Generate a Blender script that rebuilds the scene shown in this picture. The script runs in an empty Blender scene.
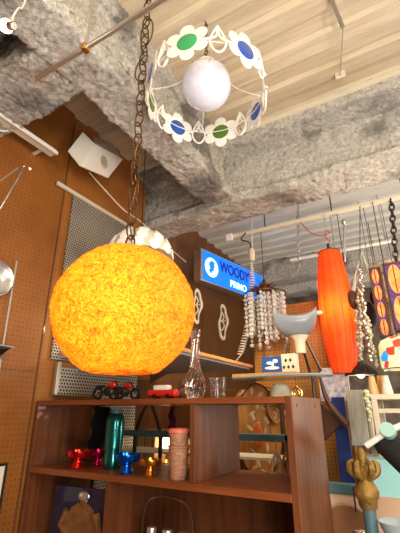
import bpy, math, random
from mathutils import Vector, Matrix, Euler, noise
random.seed(4)
pi=math.pi
COL=bpy.context.scene.collection
# ------------------------------------------------------------ camera frame
F=375.;PIT=math.radians(21);YAW=math.radians(30);CZ=1.55
_cp,_sp,_cy,_sy=math.cos(PIT),math.sin(PIT),math.cos(YAW),math.sin(YAW)
RT=Vector((_cy,_sy,0));FW=Vector((-_sy*_cp,_cy*_cp,_sp));UP=Vector((_sy*_sp,-_cy*_sp,_cp))
EYE=Vector((0,0,CZ))
def at(px,py,X=None,Y=None,Z=None):
    """point of the room seen at a pixel, on the plane X, Y or Z = given"""
    d=RT*((px-200)/F)+UP*((266.5-py)/F)+FW
    t=X/d.x if X is not None else Y/d.y if Y is not None else (Z-CZ)/d.z
    return EYE+d*t
def col(px,Y,z):
    """point at height z and distance Y in the pixel column px"""
    a=(px-200)/F
    k=FW.z*(z-CZ)
    x=(a*(FW.y*Y+k)-RT.y*Y)/(RT.x-a*FW.x)
    return Vector((x,Y,z))
cam=bpy.data.cameras.new('camera');co=bpy.data.objects.new('camera',cam);COL.objects.link(co)
cam.sensor_fit='VERTICAL';cam.sensor_height=24;cam.lens=24*F/533;cam.clip_start=.02
M=Matrix((RT,UP,-FW)).transposed().to_4x4();M.translation=EYE;co.matrix_world=M
sc=bpy.context.scene;sc.camera=co
# ------------------------------------------------------------ materials
def mat(name,c,rough=.5,metal=0,bump=0,bscale=60,var=0,vscale=8,trans=0,emit=None,es=0,coat=0,c2=None,stretch=None,ior=1.45,alpha=1,translucent=0):
    m=bpy.data.materials.new(name);m.use_nodes=True;nt=m.node_tree;N=nt.nodes;L=nt.links
    b=N['Principled BSDF'];b.inputs['Base Color'].default_value=(*c,1);b.inputs['Roughness'].default_value=rough
    b.inputs['Metallic'].default_value=metal;b.inputs['Transmission Weight'].default_value=trans;b.inputs['IOR'].default_value=ior
    b.inputs['Coat Weight'].default_value=coat;b.inputs['Alpha'].default_value=alpha
    tc=N.new('ShaderNodeTexCoord');mp=N.new('ShaderNodeMapping');L.new(tc.outputs['Object'],mp.inputs['Vector'])
    if stretch: mp.inputs['Scale'].default_value=stretch
    if var or c2:
        n=N.new('ShaderNodeTexNoise');n.inputs['Scale'].default_value=vscale;n.inputs['Detail'].default_value=6;n.inputs['Roughness'].default_value=.65
        L.new(mp.outputs[0],n.inputs['Vector'])
        r=N.new('ShaderNodeValToRGB');r.color_ramp.elements[0].position=.36;r.color_ramp.elements[1].position=.62
        cc=c2 if c2 else tuple(v*(1-var) for v in c)
        r.color_ramp.elements[0].color=(*cc,1);r.color_ramp.elements[1].color=(*c,1)
        L.new(n.outputs['Fac'],r.inputs['Fac']);L.new(r.outputs['Color'],b.inputs['Base Color'])
    if bump:
        n2=N.new('ShaderNodeTexNoise');n2.inputs['Scale'].default_value=bscale;n2.inputs['Detail'].default_value=5
        L.new(mp.outputs[0],n2.inputs['Vector'])
        bp=N.new('ShaderNodeBump');bp.inputs['Strength'].default_value=bump;bp.inputs['Distance'].default_value=.02
        L.new(n2.outputs['Fac'],bp.inputs['Height']);L.new(bp.outputs['Normal'],b.inputs['Normal'])
    if emit:
        b.inputs['Emission Color'].default_value=(*emit,1);b.inputs['Emission Strength'].default_value=es
    return m
def holes_mat(name,c,c2,ax,pitch,r,hole=(.02,.012,.008),seam=None,stagger=False,metal=0,rough=.45,cseam=None,alpha=False):
    """board with a grid of round holes; ax = the two object axes of the board"""
    m=mat(name,c,rough,metal,var=.1,c2=c2,vscale=3);nt=m.node_tree;N=nt.nodes;L=nt.links;b=N['Principled BSDF']
    src=b.inputs['Base Color'].links[0].from_socket
    tc=N.new('ShaderNodeTexCoord');sx=N.new('ShaderNodeSeparateXYZ');L.new(tc.outputs['Object'],sx.inputs[0])
    def ma(op,a,b_=None):
        n=N.new('ShaderNodeMath');n.operation=op
        for i,v in enumerate((a,b_)):
            if v is None: continue
            if hasattr(v,'default_value') or hasattr(v,'links'): L.new(v,n.inputs[i])
            else: n.inputs[i].default_value=v
        return n.outputs[0]
    u=ma('DIVIDE',sx.outputs[ax[0]],pitch);v=ma('DIVIDE',sx.outputs[ax[1]],pitch)
    if stagger:
        v=ma('MULTIPLY',v,1.15)
        row=ma('MODULO',ma('FLOOR',ma('ADD',v,1000.)),2.);u=ma('ADD',u,ma('MULTIPLY',row,.5))
    fu=ma('SUBTRACT',ma('FRACT',ma('ADD',u,1000.)),.5);fv=ma('SUBTRACT',ma('FRACT',ma('ADD',v,1000.)),.5)
    d=ma('SQRT',ma('ADD',ma('MULTIPLY',fu,fu),ma('MULTIPLY',fv,fv)))
    h=ma('LESS_THAN',d,r)
    mx=N.new('ShaderNodeMix');mx.data_type='RGBA';L.new(h,mx.inputs['Factor']);L.new(src,mx.inputs['A']);mx.inputs['B'].default_value=(*hole,1)
    out=mx.outputs['Result']
    L.new(out,b.inputs['Base Color'])
    if metal:
        L.new(ma('MULTIPLY',ma('SUBTRACT',1.,h),metal),b.inputs['Metallic'])
    if alpha: L.new(ma('SUBTRACT',1.,h),b.inputs['Alpha'])
    return m
def wood(name,a,b_,axis=0,rough=.35,coat=.2):
    s=[14,14,14];s[axis]=.9
    return mat(name,a,rough,c2=b_,vscale=2.2,stretch=s,coat=coat,bump=.05,bscale=3)
foam=mat('sprayed_fibre',(.95,.92,.86),.95,c2=(.56,.52,.46),vscale=48,bump=1,bscale=210)
def foam_setup():
    nt=foam.node_tree;N=nt.nodes;L=nt.links;b=N['Principled BSDF']
    src=b.inputs['Base Color'].links[0].from_socket
    tc=N.new('ShaderNodeTexCoord');n=N.new('ShaderNodeTexNoise');n.inputs['Scale'].default_value=1.9;n.inputs['Detail'].default_value=4
    L.new(tc.outputs['Object'],n.inputs['Vector'])
    r=N.new('ShaderNodeValToRGB');e=r.color_ramp.elements;e[0].position=.38;e[0].color=(.42,.41,.42,1);e[1].position=.47;e[1].color=(1,1,1,1)
    L.new(n.outputs['Fac'],r.inputs['Fac'])
    mx=N.new('ShaderNodeMix');mx.data_type='RGBA';mx.blend_type='MULTIPLY';mx.inputs['Factor'].default_value=1
    L.new(src,mx.inputs['A']);L.new(r.outputs['Color'],mx.inputs['B']);L.new(mx.outputs['Result'],b.inputs['Base Color'])
foam_setup()
M_={}
M_['deck']=mat('painted_deck',(.66,.57,.42),.5,c2=(.53,.43,.29),vscale=1.6,stretch=(1.2,14,14))
M_['deck2']=mat('white_deck',(.78,.76,.70),.5,c2=(.62,.59,.52),vscale=1.6,stretch=(1.2,10,10))
M_['peg']=holes_mat('pegboard',(.33,.120,.022),(.25,.085,.015),(1,2),.0254,.11)
M_['peg2']=holes_mat('pegboard_orange',(.40,.155,.032),(.33,.12,.024),(1,2),.0254,.10)
M_['pegy']=holes_mat('pegboard_tan',(.50,.23,.05),(.38,.16,.035),(0,2),.0254,.15)
M_['brownwall']=wood('brown_panelling',(.22,.085,.025),(.15,.055,.016),2,.5,.1)
M_['plaster']=mat('back_plaster',(.42,.36,.28),.9,c2=(.20,.15,.11),vscale=5)
M_['floor']=mat('floor_boards',(.16,.09,.05),.5,c2=(.10,.055,.03),vscale=3,stretch=(1,9,1))
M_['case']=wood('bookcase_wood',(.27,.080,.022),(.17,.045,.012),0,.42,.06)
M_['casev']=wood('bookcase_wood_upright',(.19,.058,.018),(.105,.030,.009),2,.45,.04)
M_['lightwood']=wood('light_wood',(.55,.27,.09),(.42,.19,.06),1,.4,.2)
M_['steel']=mat('galvanised_steel',(.62,.60,.55),.35,.9)
M_['chrome']=mat('chrome',(.8,.78,.75),.12,1)
M_['darkmetal']=mat('dark_metal',(.05,.045,.04),.4,.7)
M_['bronze']=mat('aged_bronze',(.20,.11,.05),.35,.9,c2=(.10,.055,.03),vscale=60)
M_['brass']=mat('brass',(.75,.48,.16),.25,1)
M_['perf']=holes_mat('perforated_metal',(.50,.47,.41),(.42,.40,.36),(1,2),.019,.36,hole=(.05,.035,.02),stagger=True,metal=.3,rough=.45)
M_['perf2']=holes_mat('perforated_metal_coarse',(.55,.52,.45),(.47,.44,.38),(1,2),.021,.34,hole=(.05,.035,.02),stagger=True,metal=.3,rough=.45)
M_['white']=mat('white_enamel',(.85,.83,.78),.35)
M_['cream']=mat('cream_paint',(.72,.66,.52),.5)
M_['paper']=mat('white_card',(.82,.77,.68),.6)
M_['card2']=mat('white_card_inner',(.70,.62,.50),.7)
M_['capiz']=mat('white_shell',(.9,.88,.82),.3,coat=.5,emit=(1,.93,.8),es=.25)
M_['opal']=mat('opal_glass',(.74,.76,.88),.12,coat=.6,emit=(.8,.85,1),es=.12)  # faint bluish glow put into the glass; this globe is unlit
M_['glass']=mat('clear_glass',(.97,.98,.98),.03,trans=1)
M_['crystal']=mat('crystal_drop',(.95,.95,.95),.06,trans=.55,coat=1,ior=1.6)
M_['pearl']=mat('aged_pearl',(.45,.38,.27),.3,coat=.4)
M_['birch']=mat('birch_bark_print',(.62,.58,.50),.7,c2=(.06,.05,.04),vscale=7,stretch=(1,1,3.5))
M_['smoke']=mat('shelf_glass',(.55,.62,.62),.15,trans=.5,coat=.4)
M_['underside']=mat('blue_grey_board',(.33,.37,.42),.4)
M_['black']=mat('black_plastic',(.015,.014,.015),.3)
M_['blackcloth']=mat('black_cloth',(.012,.011,.012),.9,bump=.4)
M_['rubber']=mat('cord_white',(.75,.70,.60),.5)
M_['redwire']=mat('red_wire',(.45,.05,.03),.4)
M_['red']=mat('red_lacquer',(.62,.02,.015),.2,coat=.6)
M_['redm']=mat('red_anodised',(.85,.03,.02),.18,.9)
M_['mag']=mat('magenta_anodised',(.45,.01,.09),.2,.9)
M_['bluem']=mat('blue_anodised',(.01,.16,.85),.18,.9)
M_['goldm']=mat('gold_anodised',(.85,.38,.05),.2,.95)
M_['teal']=mat('teal_metal',(.02,.23,.22),.2,.8,coat=.5)
M_['tealpaint']=mat('teal_paint',(.075,.16,.18),.5)
M_['blueenamel']=mat('blue_enamel',(.003,.075,.42),.2,coat=.8)
M_['greenenamel']=mat('green_enamel',(.02,.36,.12),.25,coat=.8)
M_['olive']=mat('olive_enamel',(.07,.17,.015),.35,coat=.5)
M_['pink']=mat('pink_plastic',(.72,.17,.12),.4)
M_['weave']=mat('woven_plastic',(.50,.27,.16),.5,c2=(.30,.12,.07),vscale=40,stretch=(1,1,3))
M_['amber']=mat('amber_resin',(.7,.3,.03),.3)
M_['orangepl']=mat('orange_plastic',(.8,.16,.02),.35)
M_['antique']=mat('antique_gold',(.36,.22,.05),.5,.4,c2=(.20,.11,.02),vscale=25,bump=.4)
M_['grey']=mat('grey_plastic',(.27,.27,.27),.5)
M_['oldplank']=mat('weathered_plank',(.42,.40,.34),.8,c2=(.24,.24,.22),vscale=4,stretch=(6,6,1))
M_['navy']=mat('navy_cloth',(.012,.03,.16),.8)
M_['indigo']=mat('indigo_print',(.022,.018,.06),.3,coat=.4,c2=(.012,.01,.03),vscale=14)
M_['tan']=mat('tan_skin',(.24,.11,.035),.45,coat=.3,c2=(.14,.06,.02),vscale=30)
M_['silver']=mat('silver_plate',(.72,.72,.75),.25,.8)
M_['beige']=mat('beige_board',(.72,.50,.33),.6,c2=(.63,.42,.27),vscale=3)
M_['mirrorbrown']=mat('brown_lacquer',(.25,.11,.05),.4)
M_['carved']=wood('carved_wood',(.60,.25,.05),(.34,.12,.025),2,.5,.1)
M_['ivory']=mat('ivory_inlay',(.66,.47,.24),.4)
M_['darkwood']=wood('dark_wood',(.10,.04,.018),(.055,.02,.01),2,.5,.1)
M_['bone']=mat('bone_white',(.72,.64,.50),.6)
M_['blueplate']=mat('blue_card',(.01,.07,.28),.4)
M_['mint']=mat('mint_enamel',(.35,.62,.55),.3,coat=.4)
M_['mirror']=mat('mirror_glass',(.85,.83,.78),.03,1)
def emis(name,c,s,base=None): return mat(name,base or c,.5,emit=c,es=s)
M_['signblue']=emis('sign_blue_light',(.0,.17,1.),1.25,(.01,.1,.5))
M_['signwhite']=emis('sign_white_light',(.55,.95,1.),1.3)
M_['signnavy']=emis('sign_navy_letter',(.01,.01,.32),.6,(.01,.01,.15))
M_['bulb']=emis('hot_bulb',(1,.93,.80),9)
M_['bulbs']=emis('warm_bulb',(1,.75,.42),9)
M_['caselight']=emis('showcase_glow',(.45,.80,.72),.55,(.3,.5,.45))
# spun fibre globe
def glow(name,c,c2,scale,es,tr=.7):
    m=bpy.data.materials.new(name);m.use_nodes=True;nt=m.node_tree;N=nt.nodes;L=nt.links
    b=N['Principled BSDF'];out=N['Material Output']
    tc=N.new('ShaderNodeTexCoord')
    n=N.new('ShaderNodeTexNoise');n.inputs['Scale'].default_value=scale;n.inputs['Detail'].default_value=5;n.inputs['Distortion'].default_value=2.5;n.inputs['Roughness'].default_value=.6
    L.new(tc.outputs['Object'],n.inputs['Vector'])
    r=N.new('ShaderNodeValToRGB');r.color_ramp.elements[0].position=.38;r.color_ramp.elements[0].color=(*c2,1);r.color_ramp.elements[1].position=.64;r.color_ramp.elements[1].color=(*c,1)
    L.new(n.outputs['Fac'],r.inputs['Fac'])
    b.inputs['Roughness'].default_value=.6;L.new(r.outputs[0],b.inputs['Base Color']);L.new(r.outputs[0],b.inputs['Emission Color']);b.inputs['Emission Strength'].default_value=es
    bp=N.new('ShaderNodeBump');bp.inputs['Strength'].default_value=.7;bp.inputs['Distance'].default_value=.01;L.new(n.outputs['Fac'],bp.inputs['Height']);L.new(bp.outputs[0],b.inputs['Normal'])
    t=N.new('ShaderNodeBsdfTranslucent');L.new(r.outputs[0],t.inputs['Color'])
    mx=N.new('ShaderNodeMixShader');mx.inputs[0].default_value=tr;L.new(b.outputs[0],mx.inputs[1]);L.new(t.outputs[0],mx.inputs[2]);L.new(mx.outputs[0],out.inputs[0])
    return m
M_['fibre']=glow('spun_amber_fibre',(1.,.40,.018),(.62,.15,.003),62,.30,.5)
M_['silk']=glow('orange_silk',(1.,.13,.008),(.92,.095,.005),3,.52,.5)
M_['stain_o']=glow('amber_stained_glass',(1.,.42,.12),(.9,.22,.05),9,.8,.3)
M_['stain_p']=glow('purple_stained_glass',(.16,.08,.32),(.10,.03,.16),9,.18,.3)
M_['tiff']=mat('multicolour_glass',(.8,.8,.3),.3,emit=(.8,.8,.3),es=.8)
def tiff():
    nt=M_['tiff'].node_tree;N=nt.nodes;L=nt.links;b=N['Principled BSDF'];tc=N.new('ShaderNodeTexCoord');v=N.new('ShaderNodeTexVoronoi');v.inputs['Scale'].default_value=22
    L.new(tc.outputs['Object'],v.inputs['Vector']);s=N.new('ShaderNodeSeparateColor');L.new(v.outputs['Color'],s.inputs[0])
    r=N.new('ShaderNodeValToRGB');r.color_ramp.interpolation='CONSTANT';e=r.color_ramp.elements
    e[0].color=(.85,.05,.03,1);e[1].position=.2;e[1].color=(.02,.35,.9,1)
    for p,c in((.35,(.1,.75,.25,1)),(.55,(.9,.85,.4,1)),(.8,(.9,.7,.35,1))):
        q=e.new(p);q.color=c
    L.new(s.outputs[0],r.inputs[0]);L.new(r.outputs[0],b.inputs['Base Color']);L.new(r.outputs[0],b.inputs['Emission Color'])
tiff()
# ------------------------------------------------------------ mesh builder
class MB:
    def __init__(s): s.v=[];s.f=[]
    def add(s,vs,fs,T=None):
        k=len(s.v)
        for v in vs:
            v=Vector(v)
            if T is not None: v=T@v
            s.v.append(v)
        s.f+= [tuple(i+k for i in f) for f in fs];return s
    def box(s,a,b,T=None):
        x0,y0,z0=a;x1,y1,z1=b
        return s.add([(x0,y0,z0),(x1,y0,z0),(x1,y1,z0),(x0,y1,z0),(x0,y0,z1),(x1,y0,z1),(x1,y1,z1),(x0,y1,z1)],
          [(0,3,2,1),(4,5,6,7),(0,1,5,4),(1,2,6,5),(2,3,7,6),(3,0,4,7)],T)
    def tube(s,pts,r,n=8,closed=False,T=None):
        pts=[Vector(p) for p in pts];m=len(pts);vs=[];fs=[]
        up=None
        for i,p in enumerate(pts):
            a=pts[(i-1)%m] if (closed or i>0) else p;b=pts[(i+1)%m] if (closed or i<m-1) else p
            d=(b-a).normalized()
            if up is None:
                up=Vector((0,0,1)) if abs(d.z)<.9 else Vector((1,0,0))
            x=up.cross(d)
            if x.length<1e-4: x=Vector((1,.3,0)).cross(d)
            x.normalize();y=d.cross(x);up=y
            rr=r[i] if isinstance(r,(list,tuple)) else r
            for k in range(n):
                t=2*pi*k/n;vs.append(p+x*rr*math.cos(t)+y*rr*math.sin(t))
        for i in range(m if closed else m-1):
            j=(i+1)%m
            for k in range(n):
                l=(k+1)%n;fs.append((i*n+k,i*n+l,j*n+l,j*n+k))
        if not closed:
            fs.append(tuple(range(n-1,-1,-1)));fs.append(tuple((m-1)*n+k for k in range(n)))
        return s.add(vs,fs,T)
    def lathe(s,prof,n=24,T=None,cap=True):
        vs=[];fs=[]
        for r,z in prof:
            for k in range(n):
                t=2*pi*k/n;vs.append((r*math.cos(t),r*math.sin(t),z))
        for i in range(len(prof)-1):
            for k in range(n):
                l=(k+1)%n;fs.append((i*n+k,i*n+l,(i+1)*n+l,(i+1)*n+k))
        if cap:
            if prof[0][0]>1e-4: fs.append(tuple(range(n-1,-1,-1)))
            if prof[-1][0]>1e-4: fs.append(tuple((len(prof)-1)*n+k for k in range(n)))
        return s.add(vs,fs,T)
    def ell(s,c,r,n=16,T=None):
        if not isinstance(r,(tuple,list)): r=(r,r,r)
        m=max(6,n//2);vs=[];fs=[]
        for i in range(m+1):
            a=pi*i/m
            for k in range(n):
                t=2*pi*k/n;vs.append((c[0]+r[0]*math.sin(a)*math.cos(t),c[1]+r[1]*math.sin(a)*math.sin(t),c[2]-r[2]*math.cos(a)))
        for i in range(m):
            for k in range(n):
                l=(k+1)%n;fs.append((i*n+k,i*n+l,(i+1)*n+l,(i+1)*n+k))
        return s.add(vs,fs,T)
    def prism(s,poly,t,T=None):
        """polygon in local XZ, thickness t along local Y"""
        n=len(poly);vs=[(x,-t/2,z) for x,z in poly]+[(x,t/2,z) for x,z in poly]
        fs=[tuple(range(n)),tuple(range(2*n-1,n-1,-1))]+[(i,(i+1)%n+0,(i+1)%n+n,i+n)[::-1] for i in range(n)]
        return s.add(vs,fs,T)
    def band(s,outer,inner,t,T=None):
        """flat frame between two outlines with equal point counts, in local XZ"""
        n=len(outer);vs=[(x,-t/2,z) for x,z in outer]+[(x,-t/2,z) for x,z in inner]+[(x,t/2,z) for x,z in outer]+[(x,t/2,z) for x,z in inner];fs=[]
        for i in range(n):
            j=(i+1)%n
            fs+= [(i,j,n+j,n+i),(2*n+i,3*n+i,3*n+j,2*n+j),(i,2*n+i,2*n+j,j),(n+i,n+j,3*n+j,3*n+i)]
        return s.add(vs,fs,T)
    def torus(s,R_,r,T=None,sx=1,n=20,m=8):
        return s.tube([(R_*math.cos(2*pi*k/n)*sx,0,R_*math.sin(2*pi*k/n)) for k in range(n)],r,m,True,T)
    def build(s,name,m,parent=None,loc=None,smooth=True,bevel=0,label=None):
        me=bpy.data.meshes.new(name)
        loc=Vector(loc) if loc is not None else None
        vs=[v-loc for v in s.v] if loc is not None else s.v
        me.from_pydata([tuple(v) for v in vs],[],s.f);me.update()
        import bmesh
        b=bmesh.new();b.from_mesh(me);bmesh.ops.remove_doubles(b,verts=b.verts,dist=1e-6);bmesh.ops.recalc_face_normals(b,faces=b.faces);b.to_mesh(me);b.free()
        if smooth:
            me.polygons.foreach_set('use_smooth',[True]*len(me.polygons));me.set_sharp_from_angle(angle=math.radians(38))
        o=bpy.data.objects.new(name,me);COL.objects.link(o);me.materials.append(M_[m] if isinstance(m,str) else m)
        if loc is not None: o.location=loc
        if parent: o.parent=parent
        if bevel:
            md=o.modifiers.new('bevel','BEVEL');md.width=bevel;md.segments=2;md.limit_method='ANGLE'
        if label: o['label']=label
        return o
def T_(loc=(0,0,0),rot=(0,0,0),s=1):
    m=Matrix.Translation(Vector(loc))@Euler(rot).to_matrix().to_4x4()
    if s!=1: m=m@Matrix.Scale(s,4) if not isinstance(s,(tuple,list)) else m@Matrix.Diagonal((*s,1))
    return m
def thing(name,label,cat,loc=(0,0,0),rot=(0,0,0),group=None):
    o=bpy.data.objects.new(name,None);COL.objects.link(o);o.empty_display_size=.05
    o.location=loc;o.rotation_euler=rot;return tag(o,label,cat,group)
def tag(o,label,cat,group=None,kind=None):
    o['label']=label;o['category']=cat
    if group:o['group']=group
    if kind:o['kind']=kind
    return o
def struct(o,label=None):
    o['kind']='structure'
    if label:o['label']=label
    return o
def dup(root,loc=None,rot=None,label=None):
    r=root.copy();COL.objects.link(r)
    if loc is not None:r.location=loc
    if rot is not None:r.rotation_euler=rot
    if label:r['label']=label
    for ch in list(root.children):
        c=ch.copy();COL.objects.link(c);c.parent=r
        for g in list(ch.children):
            d=g.copy();COL.objects.link(d);d.parent=c
    return r
def text(name,body,size,m,parent,T,ext=.002,sx=1):
    cu=bpy.data.curves.new(name,'FONT');cu.body=body;cu.size=size;cu.extrude=ext;cu.offset=size*.022;cu.align_x='LEFT'
    o=bpy.data.objects.new(name,cu);COL.objects.link(o);bpy.context.view_layer.update()
    me=bpy.data.meshes.new_from_object(o);bpy.data.objects.remove(o)
    n=bpy.data.objects.new(name,me);COL.objects.link(n);me.materials.clear();me.materials.append(M_[m]);n.parent=parent;n.matrix_local=T@Matrix.Diagonal((sx,1,1,1));return n
def V(*a): return Vector(a)
def arc(pts,n=10):
    """smooth curve through points"""
    P=[Vector(p) for p in pts];out=[]
    Q=[P[0]*2-P[1]]+P+[P[-1]*2-P[-2]]
    for i in range(1,len(Q)-2):
        for k in range(n):
            t=k/n;a,b,c,d=Q[i-1],Q[i],Q[i+1],Q[i+2]
            out.append(.5*((2*b)+(c-a)*t+(2*a-5*b+4*c-d)*t*t+(3*b-a-3*c+d)*t**3))
    out.append(P[-1]);return out
def chain(mb,p0,p1,L,W,r,twist=0,n=14,ov=.78):
    """interlocking oval links from p0 to p1"""
    p0,p1=Vector(p0),Vector(p1);d=p1-p0;k=max(1,round(d.length/(L*ov)));q=d.to_track_quat('Z','Y').to_matrix().to_4x4()
    for i in range(k):
        c=p0+d*((i+.5)/k);T=Matrix.Translation(c)@q@Matrix.Rotation((i%2)*pi/2+twist,4,'Z')
        mb.tube([(W/2*math.cos(2*pi*j/n),0,L/2*math.sin(2*pi*j/n)) for j in range(n)],r,6,True,T)
    return mb

# ============================================================ SETTING
XW=-1.83
ZC=3.5
struct(MB().box((-2.4,-2.6,-.05),(3.1,6.3,0)).build('floor','floor',smooth=False))
w=MB().box((XW-.04,-2.6,0),(XW,1.392,3.6)).build('wall_left','peg',smooth=False);struct(w,'brown pegboard wall on the left')
w=MB().box((XW-.04,1.396,0),(XW+.004,2.215,3.6)).build('wall_left_end','peg2',smooth=False);struct(w,'orange-brown pegboard panel at the end of the left wall')
struct(MB().box((XW-.26,2.18,0),(XW-.2,6.2,3.6)).build('wall_left_rear','brownwall',smooth=False),'dark brown panelled wall behind the lit sign')
struct(MB().box((XW-.26,2.18,0),(XW-.04,2.215,3.6)).build('wall_left_return','brownwall',smooth=False))
struct(MB().box((-2.2,6.1,0),(3.1,6.2,3.6)).build('wall_back','plaster',smooth=False))
struct(MB().box((3.0,-2.6,0),(3.1,6.2,3.6)).build('wall_right','plaster',smooth=False))
struct(MB().box((-2.2,-2.7,0),(3.1,-2.6,3.6)).build('wall_front','plaster',smooth=False))
# picture-side seam of the pegboard sheets
struct(MB().box((XW,1.386,0),(XW+.006,1.396,3.45)).build('trim_1','brownwall',smooth=False))
struct(MB().box((XW,-1,1.745),(XW+.003,1.386,1.751)).build('trim_2','brownwall',smooth=False))
def deck(name,y0,y1,period,depth,m,z):
    mb=MB();prof=[];y=y0
    while y<y1:
        for f,dz in((0,0),(.42,0),(.5,depth),(.92,depth)):
            prof.append((y+f*period,z+dz))
        y+=period
    prof.append((y1+.01,z))
    vs=[];fs=[]
    for yy,zz in prof: vs+= [(-2.4,yy,zz),(3.1,yy,zz)]
    for i in range(len(prof)-1): fs.append((2*i,2*i+1,2*i+3,2*i+2))
    k=len(vs)
    mb.add(vs,fs)
    mb.box((-2.4,y0,z+depth+.01),(3.1,y1,z+depth+.05))
    return struct(mb.build(name,m,smooth=False))
deck('ceiling',-2.6,2.1,.235,.026,'deck',ZC)
deck('ceiling_rear',2.1,6.2,.20,.025,'deck2',ZC)
def foambox(x0,x1,y0,y1,z0,z1,amp=.022,cell=.03):
    mb=MB()
    def disp(p):
        q=noise.noise_vector(p*4.)*amp*.75+noise.noise_vector(p*14.)*amp*.3+noise.noise_vector(p*55.)*amp*.38+noise.noise_vector(p*115.)*amp*.62
        return p+q
    def face(o,u,v):
        nu=max(1,round(u.length/cell));nv=max(1,round(v.length/cell));vs=[];fs=[]
        for i in range(nu+1):
            for j in range(nv+1): vs.append(disp(o+u*(i/nu)+v*(j/nv)))
        for i in range(nu):
            for j in range(nv):
                a=i*(nv+1)+j;fs.append((a,a+nv+1,a+nv+2,a+1))
        mb.add(vs,fs)
    X,Y,Z=V(x1-x0,0,0),V(0,y1-y0,0),V(0,0,z1-z0);o=V(x0,y0,z0)
    face(o,X,Y);face(o+Z,X,Y);face(o,X,Z);face(o+Y,X,Z);face(o,Y,Z);face(o+X,Y,Z)
    return mb
def fbeam(name,boxes,label):
    mb=MB()
    for b in boxes:
        f=foambox(*b);mb.add(f.v,f.f)
    o=mb.build(name,foam,smooth=False);o.data.polygons.foreach_set('use_smooth',[True]*len(o.data.polygons));return struct(o,label)
# main cross beam: lower flange, web, haunch at the deck
fbeam('trim_3',[(XW-.2,1.3,2.24,2.50,2.99,3.07,.022,.0135),(XW-.2,1.3,2.31,2.44,3.05,3.5,.022,.0145),(XW-.2,1.3,2.10,2.62,3.40,3.54,.020,.016)],'grey fibre-sprayed steel beam crossing the ceiling')
# beam running away from the camera
fbeam('trim_4',[(-1.20,-.98,-.3,2.16,2.99,3.08,.022,.0135),(-1.15,-1.05,-.4,2.2,3.06,3.52,.022,.0145),(-1.24,-1.02,-.4,2.1,3.40,3.53,.018,.016)],'grey fibre-sprayed beam running away along the left wall')
# short cross beam at the left
fbeam('trim_5',[(XW,-1.15,.66,.93,2.99,3.09,.022,.0135),(XW,-1.15,.72,.88,3.05,3.52,.022,.0145),(XW,-1.1,.1,.68,3.30,3.52,.026,.018)],'grey fibre-sprayed short beam meeting the pegboard wall')
fbeam('trim_6',[(XW-.2,1.5,4.62,4.92,2.98,3.10,.022,.04),(XW-.2,1.5,4.70,4.84,3.05,3.52,.03,.04)],'fibre-sprayed beam at the back of the shop')
struct(MB().box((-2.4,2.085,3.462),(2.5,2.10,3.50)).build('trim_7','cream',smooth=False))

# ============================================================ CEILING HARDWARE
a=at(30,78,Z=3.0);mb=MB().tube([(-1.36,.765,3.0),(-.40,.765,3.0)],.0115,10)
t=thing('conduit_pipe','grey metal conduit pipe crossing under the foam beams at top left','pipe',(-.86,.705,2.89))
MB().tube([(-.36,0,0),(.60,0,0)],.0105,10).build('pipe','steel',t)
for x in(-.07,): MB().box((x-.012,-.016,-.016),(x+.012,.016,.016)).build('clamp','brass',t,bevel=.003)
MB().tube([(-.07,0,.016),(-.07,0,.60)],.0035).build('hanger_rod','steel',t)
# bare spot lamp
p=at(6,26,Y=.46);q=at(37,26,Y=.46);ax=(q-p).normalized();Tq=Matrix.Translation(p)@ax.to_track_quat('Z','Y').to_matrix().to_4x4()
t=thing('spot_lamp','small lit spotlight bulb in a chrome socket at top left','lamp',p);Tl=Matrix.Translation(-p)@Tq@Matrix.Scale(.85,4)
MB().lathe([(0,-.028),(.016,-.024),(.026,-.008),(.027,.006),(.018,.030),(.012,.04)],20,Tl).build('bulb','bulb',t)
MB().lathe([(.013,.038),(.017,.04),(.017,.078),(.014,.082)],20,Tl).build('socket','chrome',t)
c=Tl@V(0,0,.06);MB().tube(arc([c+V(0,0,.017),c+V(-.01,0,.05),c+V(.01,0,.08),c+V(0,.02,.14),c+V(0,.02,.4)]),.003).build('cord','rubber',t)
# loose white cable near the big chain
mb=MB().tube(arc([at(88,-5,Y=1.0),at(104,12,Y=1.05),at(124,38,Y=1.12),at(140,60,Y=1.2),at(156,92,Y=1.3)]),.004)
tag(mb.build('ceiling_cable','rubber',loc=at(124,38,Y=1.12)),'pale loose cable running diagonally behind the heavy chain at top','cable')
# strap hanger at the top right
a=at(340,78,Y=1.85)
t=thing('strap_hanger','flat steel strap and thin rod hanging from the deck at top right','bracket',(a.x,1.80,a.z))
a0=at(330,-4,Z=3.49);b0=at(343,28,Z=3.40)
mb=MB();mb.tube([a0-t.location,b0-t.location],.010,4);mb.build('strap','steel',t)
MB().tube([b0-t.location,at(340,76,Y=1.93)-t.location],.0035).build('rod','steel',t)
c=at(340,74,Y=1.93)-t.location;MB().box((c.x-.03,c.y-.004,c.z-.03),(c.x+.03,c.y+.01,c.z+.03)).build('plate','cream',t,bevel=.004)
# fluorescent strip on the left wall
t=thing('strip_light','unlit cream metal strip light batten beside the pegboard at left','light fitting',(-1.7,1.0,2.99))
MB().box((-.035,-.6,0),(.02,.185,.03)).build('housing','cream',t,bevel=.004)
for y in(-.4,.12): MB().box((-.13,y,.02),(-.03,y+.02,.028)).build('wall_bracket','cream',t)
MB().box((.022,-.6,-.008),(.032,.185,.012)).build('reflector_edge','white',t)
MB().tube(arc([(.0,-.19,0),(.01,-.19,-.05),(.01,-.16,-.075),(.01,-.12,-.05)]),.0045).build('hook','white',t)
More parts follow.
